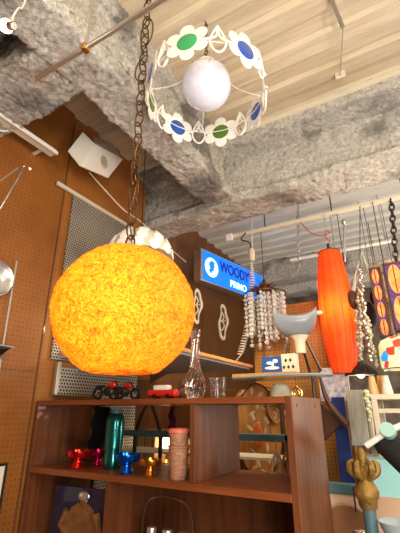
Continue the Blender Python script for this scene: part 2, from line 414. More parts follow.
# wire display arm
A=at(-4,184,X=-1.5);B=at(24,166,X=-1.5);C=at(-2,212,X=-1.62)
t=thing('display_hook','bent chrome wire display arm projecting at the left edge','display arm',B)
MB().tube([V(XW-B.x,C.y-B.y,C.z-B.z),C-B,V(0,0,0),at(30,169,X=-1.46)-B],.006).build('arm','chrome',t)
MB().tube([A-B,at(18,168,X=-1.5)-B],.004).build('brace','chrome',t)
# white open box spot
t=thing('box_lamp','white open cardboard-like box lamp fixed high on the pegboard','lamp')
c0,c1,c2,c3=at(68,151,X=-1.62),at(83,132,X=-1.62),at(95,144,X=-1.56),at(80,166,X=-1.56)
t.location=c2
def quad(mb,a,b,c,d,th):
    n=(b-a).cross(d-a).normalized()*th;mb.add([a,b,c,d,a+n,b+n,c+n,d+n],[(0,1,2,3),(7,6,5,4),(0,4,5,1),(1,5,6,2),(2,6,7,3),(3,7,4,0)])
L0=t.location
c4,c5=at(123,159,X=-1.62),at(108,178,X=-1.62)
c6=at(112,143,X=-1.76)
mb=MB();quad(mb,c0-L0,c1-L0,c2-L0,c3-L0,.004);mb.build('flap','paper',t,smooth=False)
mb=MB();quad(mb,c3-L0,c2-L0,c4-L0,c5-L0,.006);mb.build('front_panel','paper',t,smooth=False)
mb=MB();quad(mb,c2-L0,at(93,136,X=-1.76)-L0,c6-L0,c4-L0,.004);mb.build('top_panel','card2',t,smooth=False)
mb=MB();quad(mb,c3-L0,c5-L0,at(104,170,X=-1.80)-L0,at(78,160,X=-1.80)-L0,.004);mb.build('bottom_panel','card2',t,smooth=False)
cc=(c3+c4)*.5-L0;nrm=(c2-c3).cross(c4-c3).normalized()
Tn=Matrix.Translation(cc-nrm*.0)@nrm.to_track_quat('Z','Y').to_matrix().to_4x4()
MB().lathe([(.045,-.004),(.045,.010),(.040,.010),(.040,-.004)],24,Tn).build('rim','card2',t)
mb=MB().tube(arc([at(89,172,X=-1.75),at(105,190,X=-1.74),at(124,210,X=-1.72),at(140,221,X=-1.6),at(160,240,X=-1.5),at(186,262,X=-1.75)]),.005)
tag(mb.build('lamp_cable','rubber',loc=at(124,210,X=-1.72)),'white cable running down from the white box lamp','cable')

# perforated sheet on the left wall
t=thing('ventilated_sheet','upright perforated metal sheet mounted on the pegboard behind orange globe','panel',(XW+.02,1.8,1.1))
MB().box((-.004,-.35,.72),(.004,.36,1.79)).build('sheet','perf',t,smooth=False)
MB().box((-.006,-.49,1.79),(.012,.40,1.815)).build('top_rail','cream',t,bevel=.002)
t=thing('metal_grid','coarse perforated metal grid standing behind the bookcase top','panel',(XW+.035,1.9,1.1))
MB().box((-.003,-.40,.53),(.003,-.04,.68)).box((-.003,-.04,0),(.003,.30,.68)).build('sheet','perf2',t,smooth=False)
MB().box((-.010,-.415,.53),(.012,-.39,.71)).build('edge_post','steel',t,bevel=.002)

# white shell shade behind the globe
c=at(140,258,Y=1.62)
t=thing('pendant_lamp','white dome shade of round shell discs behind the orange globe','lampshade',c)
R0=.195
MB().lathe([(R0*math.cos(a)*1.0,R0*math.sin(a)*.9) for a in [i*pi/2/8 for i in range(9)]],28).build('dome','cream',t)
mb=MB()
for ring,(el,n) in enumerate(((.12,13),(.45,11),(.80,8),(1.15,5))):
    for k in range(n):
        aa=2*pi*(k+.5*(ring%2))/n
        d=V(math.cos(aa)*math.cos(el),math.sin(aa)*math.cos(el),math.sin(el)*.9);q=d.to_track_quat('Z','Y').to_matrix().to_4x4()
        mb.lathe([(.0,.004),(.030,.003),(.033,.0),(.030,-.003)],12,Matrix.Translation(d*(R0+.002))@q)
mb.build('shell_discs','capiz',t)
MB().tube([(0,0,.145),(-.02,0,1.25)],.003).build('cord','darkmetal',t)

# ============================================================ ORANGE GLOBE PENDANT
c=at(125,311,Y=.79)
R0=(138/2)/F*((c-EYE).dot(FW))*1.0
t=thing('globe_pendant','large glowing amber spun-fibre globe lamp on a heavy bronze chain','pendant lamp',c)
vs=MB();n=200;m=110;pts=[];fs=[]
for i in range(m+1):
    a=pi*(.0+i/m)
    for k in range(n):
        th=2*pi*k/n;d=V(math.sin(a)*math.cos(th),math.sin(a)*math.sin(th),-math.cos(a))
        rr=R0*1.01*(1+.014*noise.noise(d*3.)+.016*noise.noise(d*16.)+.016*noise.noise(d*36.))
        v=d*rr
        v.z*=.955
        if v.z<-R0*.86: v.z=-R0*.86-(v.z+R0*.86)*-.05
        if v.z>R0*.87: v.z=R0*.87+(v.z-R0*.87)*.3
        pts.append(v)
for i in range(m):
    for k in range(n):
        l=(k+1)%n;fs.append((i*n+k,i*n+l,(i+1)*n+l,(i+1)*n+k))
vs.add(pts,fs).build('shade','fibre',t)
mb=MB();r0=random.Random(3)
for i in range(520):
    d=V(r0.gauss(0,1),r0.gauss(0,1),r0.gauss(0,1)).normalized();e=d.cross(V(r0.gauss(0,1),r0.gauss(0,1),r0.gauss(0,1))).normalized();path=[]
    for k in range(9):
        d=(d+e*.045).normalized();e=(e+V(r0.gauss(0,.75),r0.gauss(0,.75),r0.gauss(0,.75))).normalized();e=(e-d*e.dot(d)).normalized()
        q=d*R0*1.006;q.z*=.95;q.z=max(-R0*.865,min(R0*.895,q.z));path.append(q)
    mb.tube(path,.0009,4)
st=mb.build('fibre_strands','fibre',t);st['kind']='stuff'
mb=MB();chain(mb,(0,0,R0*.93),(0,0,3.48-c.z),.062,.036,.0030);mb.build('chain','bronze',t)
mb=MB();mb.lathe([(.03,R0*.885),(.028,R0*.90),(.012,R0*.93),(.006,R0*.98)],16);mb.build('cap','bronze',t)
pp=[V(.006*math.cos(i*.55),.006*math.sin(i*.55),R0*.92+i*.018) for i in range(24)]
MB().tube(arc(pp,3),.002,6).build('cord','bronze',t)
mb=MB()
mb.tube(arc([(0,0,1.02),(.030,0,1.06),(.034,0,1.13),(.01,0,1.18),(-.02,0,1.13),(-.018,0,1.06),(0,0,1.0)]),.003,6)
mb.tube(arc([(0,0,.98),(-.030,.0,.95),(-.034,0,.90),(-.01,0,.86),(.01,0,.86)]),.003,6);mb.build('chain_loop','bronze',t)
l=bpy.data.lights.new('globe_bulb','POINT');l.energy=3.4;l.color=(1,.84,.6);l.shadow_soft_size=.05
lo=bpy.data.objects.new('globe_bulb',l);COL.objects.link(lo);lo.parent=t;lo.location=(.02,-.06,-.0)

# ============================================================ FLOWER CHANDELIER
FZ=3.0
ctr=at(208,88,Z=FZ)
pr=[at(x,y,Z=FZ) for x,y in((188,45),(244,52),(260,113),(220,130),(179,126),(149,103),(147,72))]
t=thing('flower_chandelier','white metal flower ring chandelier with opal glass globe and enamel centres','chandelier')
# best circle: centre mean of opposite flowers
import numpy as np
A_=np.array([[2*p.x,2*p.y,1] for p in pr]);b_=np.array([p.x**2+p.y**2 for p in pr]);sol=np.linalg.lstsq(A_,b_,rcond=None)[0];cx,cy=float(sol[0]),float(sol[1])
Rr=sum((p-V(cx,cy,FZ)).length for p in pr)/7
t.location=(cx,cy,FZ)
base=math.atan2(pr[1].y-cy,pr[1].x-cx)
fcol=['greenenamel','blueenamel',None,'blueenamel','olive','blueenamel','olive','blueenamel']
step=2*pi/8
angs=[math.atan2(p.y-cy,p.x-cx) for p in pr]
FS=Rr*.345
def petals(mb,T,s):
    for k in range(6):
        a=k*pi/3+pi/6;Tp=T@Matrix.Rotation(a,4,'Y')@Matrix.Translation((s*.66,0,0))
        mb.prism([(s*.36*math.cos(u),s*.33*math.sin(u)) for u in [2*pi*i/14 for i in range(14)]],.003,Tp)
    mb.prism([(s*.45*math.cos(u),s*.45*math.sin(u)) for u in [2*pi*i/18 for i in range(18)]],.0032,T)
order=[('greenenamel',angs[0]),('blueenamel',angs[1]),('blueenamel',angs[2]),('olive',angs[3]),('blueenamel',angs[4]),('olive',angs[5]),('blueenamel',angs[6])]
for cm,a in order:
    T=Matrix.Rotation(a,4,'Z')@Matrix.Translation((Rr,0,0))@Matrix.Rotation(pi/2,4,'Z')
    mb=MB();petals(mb,T,FS);f=mb.build('flower','white',t,smooth=False)
    mb=MB();mb.lathe([(0,-.006),(FS*.40,-.006),(FS*.47,-.003),(FS*.47,.003),(FS*.40,.006),(0,.006)],22,T@Matrix.Rotation(pi/2,4,'X'));e=mb.build('disc',cm,f)
    mb=MB();mb.torus(FS*.47,.0022,T,n=22,m=6);mb.build('disc_rim','white',f)
sa=sorted([x%(2*pi) for x in angs]);
orn=[]
for i in range(7):
    a,b=sa[i],sa[(i+1)%7]+(2*pi if i==6 else 0)
    if b-a<1.1: orn.append((a+b)/2)
    else: orn+= [a+(b-a)*.27,a+(b-a)*.73]
for a in orn:
    T=Matrix.Rotation(a,4,'Z')@Matrix.Translation((Rr,0,0))@Matrix.Rotation(pi/2,4,'Z')
    s=FS*1.0;mb=MB();r=.0050
    mb.tube(arc([T@V(*q) for q in((0,0,.85*s),(.25*s,0,.3*s),(.36*s,0,-.15*s),(.22*s,0,-.55*s),(0,0,-.7*s),(-.22*s,0,-.55*s),(-.36*s,0,-.15*s),(-.25*s,0,.3*s),(0,0,.85*s))],5),r,6)
    mb.tube(arc([T@V(*q) for q in((0,0,.85*s),(.1*s,0,.2*s),(.62*s,0,-.05*s))],5),r,6)
    mb.tube(arc([T@V(*q) for q in((0,0,.85*s),(-.1*s,0,.2*s),(-.62*s,0,-.05*s))],5),r,6)
    mb.build('ornament','white',t)
mb=MB().tube([(Rr*.97*math.cos(2*pi*k/40),Rr*.97*math.sin(2*pi*k/40),0) for k in range(40)],.0025,6,True);mb.build('ring_wire','white',t)
hub=.20
mb=MB()
GR=.0
gc=at(204,85,Y=cy)-t.location
gc=V(0,0,gc.z-.012);GR=24.5/F*((Vector(t.location)+gc-EYE).dot(FW))
hz=gc.z+GR*1.25
for k in (0,2,4,6):
    a=angs[0]+k*pi/4+.39
    MB().tube(arc([V(.02*math.cos(a),.02*math.sin(a),hz),V(Rr*.5*math.cos(a),Rr*.5*math.sin(a),hz*.25),V(Rr*.97*math.cos(a),Rr*.97*math.sin(a),0)],6),.0022,6).build('arm','white',t)
MB().ell(gc,GR,36).build('glass_globe','opal',t)
MB().lathe([(GR*.42,gc.z+GR*.90),(GR*.46,gc.z+GR*.95),(GR*.45,gc.z+GR*1.12),(GR*.2,gc.z+GR*1.3),(.008,gc.z+GR*1.36)],24).build('holder','white',t)
mb=MB();chain(mb,(0,0,gc.z+GR*1.35),(0,0,3.5-FZ),.03,.018,.0022);mb.build('chain','bronze',t)
MB().box((Rr-.004,-.006,-.035),(Rr+.004,.006,.035),Matrix.Rotation((sa[0]+0) if False else orn[0],4,'Z')).build('clip','steel',t)

# ============================================================ LEFT WALL FITTINGS
# slotted standard leaning on the pegboard
a=at(17,261,X=XW+.02);b=at(0,373,X=XW+.02)
t=thing('slotted_standard','slotted chrome shelf standard running up the pegboard at left','shelf standard',b)
mb=MB();d=a-b;mb.tube([V(0,0,-.25)-d*0,d],.006,4);mb.build('rail','steel',t)
mb=MB()
for i in range(16): mb.box((.003,-.0015,.02+i*.027),(.0065,.0015,.034+i*.027),Matrix.Shear('XY',4,(0,0)))
p0=at(-6,351,X=XW+.02);p1=at(12,347,X=XW+.16)
t=thing('shelf_bracket','small glass shelf end on dark bracket at the left edge','shelf bracket',p0)
MB().box((0,-.25,.008),(.13,.02,.014)).build('glass','smoke',t,smooth=False)
MB().add([(0,.0,.006),(.12,.0,.006),(.12,.006,.006),(0,.006,.006),(0,.0,-.05),(0,.006,-.05)],[(0,1,2,3),(0,4,1),(3,2,5),(0,3,5,4),(1,4,5,2)]).build('bracket','darkmetal',t,smooth=False)
p0=at(-6,278,X=XW+.03)
tag(MB().lathe([(0,0),(.07,.002),(.088,.016),(.094,.018),(.09,.024),(.07,.010),(0,.006)],40,Matrix.Rotation(pi/2,4,'Y')).build('wall_plate','silver',loc=None),'round silver-rimmed plate hung on the pegboard at left edge','plate').location=p0
p0=at(-8,490,X=XW+.02)
t=thing('picture_frame','black framed picture on the pegboard at the lower left edge','picture frame',p0)
hh=.105
MB().band([(-.12,-hh),(.0,-hh),(.0+.055,-hh),(.055,hh),(-.12,hh)],[(-.11,-hh+.01),(.0,-hh+.01),(.045,-hh+.01),(.045,hh-.01),(-.11,hh-.01)],.014,Matrix.Rotation(pi/2,4,'Z')).build('frame','black',t,smooth=False)
MB().box((-.002,-.112,-hh+.008),(.002,.046,hh-.008)).build('mat_board','paper',t,smooth=False)

# ============================================================ BOOKCASE
BX0,BX1,BY0,BY1=XW+.018,-.430,1.40,1.83
ZT,ZM=1.598,1.289
t=thing('bookcase','reddish brown open wooden bookcase against the pegboard wall','bookcase',(BX0,BY0,.4))
def bc(name,x0,x1,y0,y1,z0,z1,m='casev'):
    return MB().box((x0-BX0,y0-BY0,z0-.4),(x1-BX0,y1-BY0,z1-.4)).build(name,m,t,smooth=False,bevel=.0015)
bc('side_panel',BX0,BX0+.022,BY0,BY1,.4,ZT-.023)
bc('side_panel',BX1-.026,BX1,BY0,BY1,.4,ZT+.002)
bc('top_board',BX0,BX1-.026,BY0,BY1,ZT-.023,ZT,'case')
bc('shelf',BX0+.022,BX1-.026,BY0,BY1,ZM-.026,ZM,'case')
dx=col(190,1.40,1.4).x
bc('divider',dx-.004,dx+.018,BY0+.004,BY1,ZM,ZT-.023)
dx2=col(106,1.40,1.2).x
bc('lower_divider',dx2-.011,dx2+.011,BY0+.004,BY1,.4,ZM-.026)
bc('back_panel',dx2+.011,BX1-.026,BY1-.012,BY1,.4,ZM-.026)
bc('lower_shelf',BX0+.022,BX1-.026,BY0,BY1,.9,.92,'case')
for y in(1.46,1.72): MB().lathe([(.0,-.001),(.006,-.001),(.006,.002),(.0,.002)],12,T_((BX1-BX0+.000,y-BY0,ZT-.03-.4),(0,pi/2,0))).build('screw_cap','darkwood',t)
def on(px,Y,z): return col(px,Y,z)

# ---- goblets on the middle shelf
def goblet(name,px,Y,s,m,label):
    p=on(px,Y,ZM)
    prof=[(0,0),(.023,0),(.024,.004),(.019,.014),(.0145,.022),(.015,.028),(.026,.032),(.040,.038),(.045,.048),(.046,.060),(.043,.060),(.041,.048),(.030,.040),(.0,.038)]
    return tag(MB().lathe([(r*s,z*s) for r,z in prof],32).build(name,m,loc=None),label,'goblet','metallic goblets on the middle shelf'),p
for px,Y,s,m,lb in((77,1.475,1.28,'redm','shiny red metal goblet, leftmost on the middle shelf'),
    (97,1.59,1.2,'mag','dark magenta metal goblet half hidden behind the red goblet'),
    (126,1.465,1.30,'bluem','shiny blue metal goblet in front of the teal flask'),
    (150,1.47,1.06,'goldm','copper-gold metal goblet beside the stacked tumblers')):
    o,p=goblet('goblet',px,Y,s,m,lb);o.location=p
# teal flask
p=on(112,1.56,ZM);h=.262
t=thing('flask','tall shiny teal metal flask behind the blue goblet','flask',p)
mb=MB();prof=[(0,0),(.036,0),(.040,.006),(.041,.02),(.041,h*.80),(.038,h*.88),(.030,h*.93),(.027,h*.94)];mb.lathe([(r*1.12,z) for r,z in prof],28);mb.build('body','teal',t)
MB().lathe([(.027,h*.94),(.030,h*.945),(.030,h),(.026,h+.004),(0,h+.004)],28).build('lid','tealpaint',t)
# tumblers
p=on(178,1.455,ZM)
tag(MB().lathe([(0,0),(.032,0),(.034,.003),(.043,.116),(.046,.118),(.046,.124),(.040,.124),(.038,.11),(0,.11)],28).build('tumbler','weave'),'lower woven brown plastic tumbler of the stacked pair','tumbler','stacked tumblers').location=p
t=thing('lidded_tumbler','upper brown tumbler with pink lid, stacked on another tumbler','tumbler',p+V(0,0,.1245),group='stacked tumblers')
MB().lathe([(0,0),(.037,0),(.039,.003),(.043,.050),(0,.050)],28).build('cup','weave',t)
MB().lathe([(.043,.048),(.047,.050),(.047,.060),(.044,.065),(.034,.066),(.032,.062),(0,.062)],28).build('lid','pink',t)
# brass pull chain
p=on(123,1.70,ZT-.03)
t=thing('bead_chain','thin brass bead chain with a bell pull hanging in the bookcase','chain',p)
mb=MB()
for i in range(22): mb.ell((0,0,-.006*i-.01),.0028,8)
mb.build('beads','brass',t);MB().lathe([(0,-.175),(.008,-.172),(.007,-.15),(.003,-.14),(0,-.14)],14).build('pull','brass',t)
# black cloth behind
mb=MB();vs=[];fs=[];n=14;p=on(101,1.78,1.57)
for i in range(n):
    for j in range(n):
        vs.append((-.06+.12*i/(n-1)+.01*math.sin(j*1.1),.02*math.sin(i*1.7+j*.3),-.27*j/(n-1)))
for i in range(n-1):
    for j in range(n-1): fs.append((i*n+j,(i+1)*n+j,(i+1)*n+j+1,i*n+j+1))
o=mb.add(vs,fs).build('hanging_cloth','blackcloth');o.location=p;md=o.modifiers.new('s','SOLIDIFY');md.thickness=.006
tag(o,'black cloth garment hanging behind the red goblets','cloth')
# pointed arch mirror behind gold goblet
p=on(146,2.02,1.20)
t=thing('arch_frame','pointed dark arch frame standing behind the copper-gold goblet','frame',p)
def archp(w,h,n=9):
    r=[(w*math.cos(pi*0),0)]
    out=[(w,0)];
    for i in range(n+1):
        a=i/n;out.append((w*(1-a**1.6),h*(.45+.55*a)))
    left=[(-x,z) for x,z in out[::-1][1:]]
    return out+left
oo=archp(.105,.42);ii=[(x*.86,.012+z*.93) for x,z in oo]
MB().band(oo,ii,.02).build('frame','darkmetal',t,smooth=False)
RX=on(146,2.36,1.3).x
t=thing('record_rack','tan wooden rack of records seen through the pointed arch frame','rack',(RX,2.36,0))
MB().box((-.16,0,1.18),(.26,.20,1.20)).build('board','lightwood',t)
MB().box((-.16,.19,1.20),(.26,.20,1.42)).build('back','lightwood',t)
for x in(-.15,.25): MB().box((x-.012,0,0),(x+.012,.2,1.18)).build('leg','lightwood',t)
rc=[mat('record_sleeve_%d'%i,c,.5) for i,c in enumerate(((.62,.36,.16),(.72,.48,.24),(.50,.26,.10),(.66,.42,.22)))]
for i in range(12):
    h=.17+.006*((i*5)%4);o=MB().box((-.006,0,0),(.006,.16,h)).build('record_sleeve',rc[i%4],bevel=.0015);o.location=(RX-.12+i*.0165,2.37,1.2005);tag(o,'tan record sleeve in the upright row on the wooden rack','record','records on the rack')
t=thing('cut_glass_lamp','small glowing cut-glass lamp beside the records on the rack','lamp',(RX+.13,2.43,1.2005))
MB().lathe([(0,0),(.03,0),(.03,.01),(.008,.03),(.008,.08),(0,.08)],16).build('base','brass',t)
MB().ell((0,0,.13),(.035,.035,.055),12).build('shade','bulbs',t)
p=on(173,1.80,ZT-.03);o=MB().tube(arc([(0,0,0),(-.01,0,-.04),(.008,0,-.08),(-.015,0,-.12)],4),[.012]*4+[.02]*4+[.024]*4+[.008],9).build('red_scarf','redm');o.location=p;o.data.materials[0]=mat('red_dark_cloth',(.28,.02,.03),.8,c2=(.03,.01,.02),vscale=30);tag(o,'crumpled dark red cloth hanging above the stacked tumblers','cloth')
# ---- on the top board
def motorbike(p,lab):
    t=thing('toy_motorcycle',lab,'toy motorcycle',p,(0,0,.15));t.scale=(1.4,1.4,1.4)
    for x in(-.045,.045): MB().torus(.017,.005,T_((x,0,.022))).build('wheel','black',t)
    mb=MB();mb.ell((0,0,.028),(.022,.012,.016),12);mb.tube([(.045,0,.022),(.03,0,.055),(.022,0,.062)],.003);mb.tube([(-.045,0,.022),(-.01,0,.026)],.003)
    mb.tube([(.024,-.02,.062),(.024,.02,.062)],.002);mb.ell((-.035,0,.045),(.025,.010,.006),10);mb.build('frame','darkmetal',t)
    MB().ell((.012,0,.050),(.020,.011,.011),12).build('tank','red',t);return t
motorbike(on(108,1.455,ZT),'black toy motorcycle with red tank on the bookcase top, left one')
p=on(124,1.56,ZT);motorbike(p,'black toy motorcycle with red tank, nearer the red toy car')
p=on(163,1.47,ZT)
t=thing('toy_car','red toy car with white roof on the bookcase top','toy car',p,(0,0,.1))
MB().box((-.075,-.022,.008),(.075,.022,.040)).build('body','red',t,bevel=.009)
MB().box((-.045,-.018,.038),(.035,.018,.060)).build('roof','white',t,bevel=.006)
for x in(-.034,.034):
    for y in(-.020,.016): MB().lathe([(0,-.004),(.011,-.004),(.011,.004),(0,.004)],14,T_((x,y,.011),(pi/2,0,0))).build('wheel','black',t)
p=on(181,1.52,ZT)
mb=MB();mb.ell((0,0,.028),(.022,.02,.028),14);mb.ell((.006,-.004,.062),(.015,.014,.015),12);mb.ell((-.004,0,.075),(.006,.004,.008),8)
tag(mb.build('figurine','darkwood'),'small dark brown carved figurine behind the cut-glass vase','figurine').location=p
# crystal vase
p=on(195,1.44,ZT)
prof=[(0,0),(.026,0),(.030,.004),(.036,.03),(.033,.055),(.020,.085),(.015,.12),(.016,.17),(.022,.20),(.019,.20),(.012,.16),(.011,.12),(.016,.09),(.028,.05),(.0,.03)]
mb=MB();n=12
vs=[];fs=[]
for i,(r,z) in enumerate(prof):
    for k in range(n*2):
        a=pi*k/n+z*6;rr=r*(1.0 if k%2 else .86);vs.append((rr*math.cos(a),rr*math.sin(a),z))
N2=n*2
for i in range(len(prof)-1):
    for k in range(N2): fs.append((i*N2+k,i*N2+(k+1)%N2,(i+1)*N2+(k+1)%N2,(i+1)*N2+k))
vs=[(x*1.25,y*1.25,z*1.45) for x,y,z in vs]
o=mb.add(vs,fs).build('glass_vase','glass',smooth=False);o.location=p;tag(o,'tall clear cut-glass bud vase standing on the bookcase top','vase')
p=on(218,1.50,ZT)
t=thing('beaded_cup','clear beaded glass tumbler beside the cut-glass vase','glass',p)
MB().lathe([(0,0),(.028,0),(.034,.085),(.032,.085),(.026,.004),(0,.004)],24).build('cup','glass',t)
mb=MB()
for j in range(7):
    for k in range(14):
        a=2*pi*(k+.5*(j%2))/14;r=.029+.005*j/7;mb.ell((r*math.cos(a),r*math.sin(a),.010+j*.0115),.0035,6)
mb.build('beads','chrome',t)
# ---- below the shelf: packaged figure card and handled basket
p=on(75,1.48,.92)
t=thing('packaged_costume','dark indigo plastic-sleeved picture of a helmeted bare-armed figure','packaged picture',p,(math.radians(-4),0,.05))
w_,h_=.185,.288
MB().box((-w_,-.006,0),(w_,.006,h_)).build('sleeve','indigo',t,bevel=.003)
mb=MB();mb.prism([(-.10,-.0),(-.115,.12),(-.07,.20),(-.03,.225),(.03,.225),(.07,.20),(.115,.12),(.10,.01)],.006,T_((.01,-.009,0)));mb.ell((.01,-.010,.235),(.022,.008,.03),12)
for s in(-1,1): mb.tube([(.01+s*.085,-.012,.19),(.01+s*.115,-.012,.13),(.01+s*.06,-.014,.09)],[.022,.018,.014],8)
mb.build('figure','tan',t)
mb=MB();mb.ell((.010,-.013,.255),(.036,.010,.022),16);mb.build('helmet','silver',t)
p=on(166,1.50,.92)
t=thing('wire_basket','chrome wire-handled bottle carrier in the lower compartment','basket',p)
pts=arc([(-.125,0,.09),(-.125,0,.19),(-.105,0,.262),(-.04,0,.290),(.04,0,.290),(.105,0,.262),(.125,0,.19),(.125,0,.09)],6)
MB().tube(pts,.0035,8).build('handle','chrome',t)
mb=MB()
for z in(.02,.10):
    mb.tube([(-.125,-.05,z),(.125,-.05,z),(.125,.05,z),(-.125,.05,z)],.0025,6,True)
for x in(-.125,-.04,.04,.125):
    for y in(-.05,.05): mb.tube([(x,y,0),(x,y,.09)],.0025,6)
mb.tube([(-.125,-.05,.005),(.125,-.05,.005),(.125,.05,.005),(-.125,.05,.005)],.0025,6,True);mb.build('cage','chrome',t)
for i,(x,lb) in enumerate(((-.08,'left'),(0,'middle'),(.08,'right'))):
    q=p+V(x,0,.008)
    b=thing('spice_jar','small dark glass jar with silver cap, %s one in the wire basket'%lb,'jar',q,group='jars in the wire basket')
    MB().lathe([(0,0),(.024,0),(.026,.004),(.026,.125),(.018,.14),(0,.14)],20).build('body',mat('dark_green_glass_%d'%i,(.02,.035,.015),.08,coat=1),b)
    MB().lathe([(.018,.138),(.020,.14),(.020,.165),(.017,.17),(0,.17)],20).build('cap','silver',b)

# ============================================================ WALL SHELF AND WALL PIECES
WZ=1.86
xf=at(200,352,Z=WZ).x;yf=at(258,365,Z=WZ)
t=thing('wall_shelf','pale wood-edged wall shelf with a blue-grey underside beyond the globe','shelf',(XW,1.5,WZ-.03))
Y1=yf.y
MB().box((.0,.0,.0),(xf-XW-.02,Y1-1.5-.02,.012)).build('underside_board','underside',t,smooth=False)
MB().box((.0,.0,.012),(xf-XW,Y1-1.5,.032)).build('shelf_board','lightwood',t,smooth=False,bevel=.002)
for y in(.12,Y1-1.75): MB().add([(0,y,0),(.22,y,0),(0,y,-.09),(0,y+.008,0),(.22,y+.008,0),(0,y+.008,-.09)],[(0,1,2),(5,4,3),(0,3,4,1),(1,4,5,2),(2,5,3,0)]).build('bracket','steel',t,smooth=False)
# sign
t=thing('lit_sign','glowing blue shop sign with white disc and lettering on brown wall','sign',(-1.75,3.09,2.775),(0,0,pi/2-math.radians(11.6)))
SL,SH=1.12,.325
MB().box((-.03,.0,-.012),(SL+.01,.10,SH+.012)).build('housing','steel',t,bevel=.004)
MB().box((0,-.006,0),(SL-.005,.004,SH)).build('panel','signblue',t,smooth=False)
mb=MB();mb.lathe([(0,0),(.105,0),(.105,.004),(0,.004)],40,T_((.13,-.006,SH*.5),(pi/2,0,0)));mb.build('disc','signwhite',t)
mb=MB();mb.prism([(x*.105,z*.105) for x,z in((-.25,.55),(.15,.72),(.5,.5),(.35,.3),(.5,.1),(.3,-.1),(.35,-.35),(.05,-.4),(.0,-.7),(-.45,-.45),(-.2,-.1),(-.42,.2))],.003,T_((.125,-.0125,SH*.5)));mb.build('disc_emblem','signblue',t,smooth=False)
TR=lambda x,z:Matrix.Translation((x,-.009,z))@Matrix.Rotation(pi/2,4,'X')
text('lettering',"WOODY'S",.165,'signnavy',t,TR(.27,.165),sx=.80)
text('lettering',"PRIMO",.105,'signwhite',t,TR(.44,.035),sx=1.0)
p=MB().lathe([(0,0),(.06,0),(.06,.006),(0,.006)],24,T_((SL-.04,-.008,SH*.45),(pi/2,0,0)));p.build('end_disc','mint',t)
# hung carved wooden loops
def carved_loop(p,s,rot,lab,seed):
    t=thing('wall_ornament',lab,'wall ornament',p,(0,0,rot),'pale carved frames under the sign')
    rr=random.Random(seed);n=28;out=[];inn=[]
    for i in range(n):
        a=2*pi*i/n;w=.048*(1+.12*math.sin(3*a+seed));h=.15
        x,z=w*math.cos(a)*(1-.28*math.cos(2*a)*0)+.012*math.sin(2*math.sin(a)*1.6),h*math.sin(a)
        k=1+.18*math.cos(6*math.sin(a));out.append((x*k*s,z*s));inn.append((x*k*s*.62,z*s*.82))
    MB().band(out,inn,.012).build('frame','bone',t,smooth=False)
    mb=MB()
    for z0,z1 in((-.5,.1),(.0,.55)):
        mb.tube(arc([(-.02*s,0,z0*.15*s),(.012*s,0,(z0+z1)/2*.15*s),(-.012*s,0,z1*.15*s)],5),.006*s,6)
    mb.tube([(-.03*s,0,.0),(.03*s,0,.02)],.005,6)
    mb.build('fretwork','bone',t)
carved_loop(at(197,306,X=-1.75),1.15,pi/2-.3,'pale carved fretwork frame just right of the orange globe',1)
carved_loop(at(223,322,X=-1.75),1.30,pi/2-.35,'pale carved fretwork frame between the globe and spiral cord',2)
mb=MB().lathe([(.0,0),(.012,0),(.012,.02),(.004,.03),(.0035,.20),(0,.2)],10)
# spiral cord
a=at(252,245,Y=2.75);b=at(240,352,Y=2.75);n=150
top=at(252,236,Y=3.3)
mb=MB();pts=[];ctrl=arc([at(251,262,Y=2.75),at(252,290,Y=2.75),at(248,325,Y=2.75),at(240,355,Y=2.75)],60);m=len(ctrl)
turns=34
for i in range(turns*10):
    u=i/(turns*10)*(m-1);q=ctrl[int(u)].lerp(ctrl[min(m-1,int(u)+1)],u%1);a_=2*pi*i/10;r=.010+.014*min(1,i/90)
    pts.append(q+V(r*math.cos(a_),r*math.sin(a_),0))
pts=[at(252,215,Y=2.75),at(252,250,Y=2.75)]+pts+[at(236,361,Y=2.75)]
tag(mb.tube(pts,.0045,6).build('spiral_cord','rubber',loc=at(248,325,Y=2.75)),'cream coiled spiral cord hanging in front of the lit sign','cord')
# ============================================================ BAY BEHIND THE BEAM
t=thing('hanging_rail','white painted rail hung beneath the rear ceiling deck','rail',(-.5,2.75,2.985))
MB().box((-.80,-.016,-.016),(1.3,.016,.016)).build('rail','cream',t,bevel=.003)
for x in(-.45,.1,.6): MB().tube([(x,0,.015),(x,0,.54)],.005).build('hanger_rod','darkmetal',t)
MB().box((-.80,-.05,-.045),(-.74,-.017,.016)).build('socket_box','white',t,bevel=.006)
MB().tube(arc([(-.62,-.02,0),(-.66,-.03,-.06),(-.59,-.03,-.10),(-.575,-.02,-.16)]),.006).build('wire','darkmetal',t)
MB().lathe([(0,-.30),(.025,-.29),(.028,-.2),(.015,-.18),(0,-.18)],12,T_((-.575,-.02,.02))).build('plug','bone',t)
a=at(290,260,Z=3.0);b=at(396,240,Z=3.0)
t=thing('white_tube','long white unlit fluorescent tube across the rear bay','light fitting',(a.x,3.58,3.0))
MB().tube([(0,0,0),(b.x-a.x,0,0)],.018,12).build('tube','white',t)
for x in(.45,.9): MB().tube([(x,0,.015),(x,0,.5)],.006).build('hanger','steel',t)
mb=MB();chain(mb,at(298,205,Y=2.9),at(299,270,Y=2.9),.045,.022,.0035,.4);tag(mb.build('thin_chain','steel',loc=at(298,230,Y=2.9)),'thin grey chain hanging left of the orange lantern','chain')
mb=MB();chain(mb,at(391,199,Y=2.75),at(397,270,Y=2.75),.06,.032,.007,.2);tag(mb.build('black_chain','darkmetal',loc=at(392,230,Y=2.75)),'black heavy chain hanging at the right edge','chain')
mb=MB().tube(arc([at(296,217,Y=2.75),at(310,232,Y=2.73),at(322,236,Y=2.73),at(331,232,Y=2.72)]),.004,6);tag(mb.build('loose_red_wire','redwire',loc=at(310,232,Y=2.73)),'thin dark red wire swagging to the lantern hook','wire')
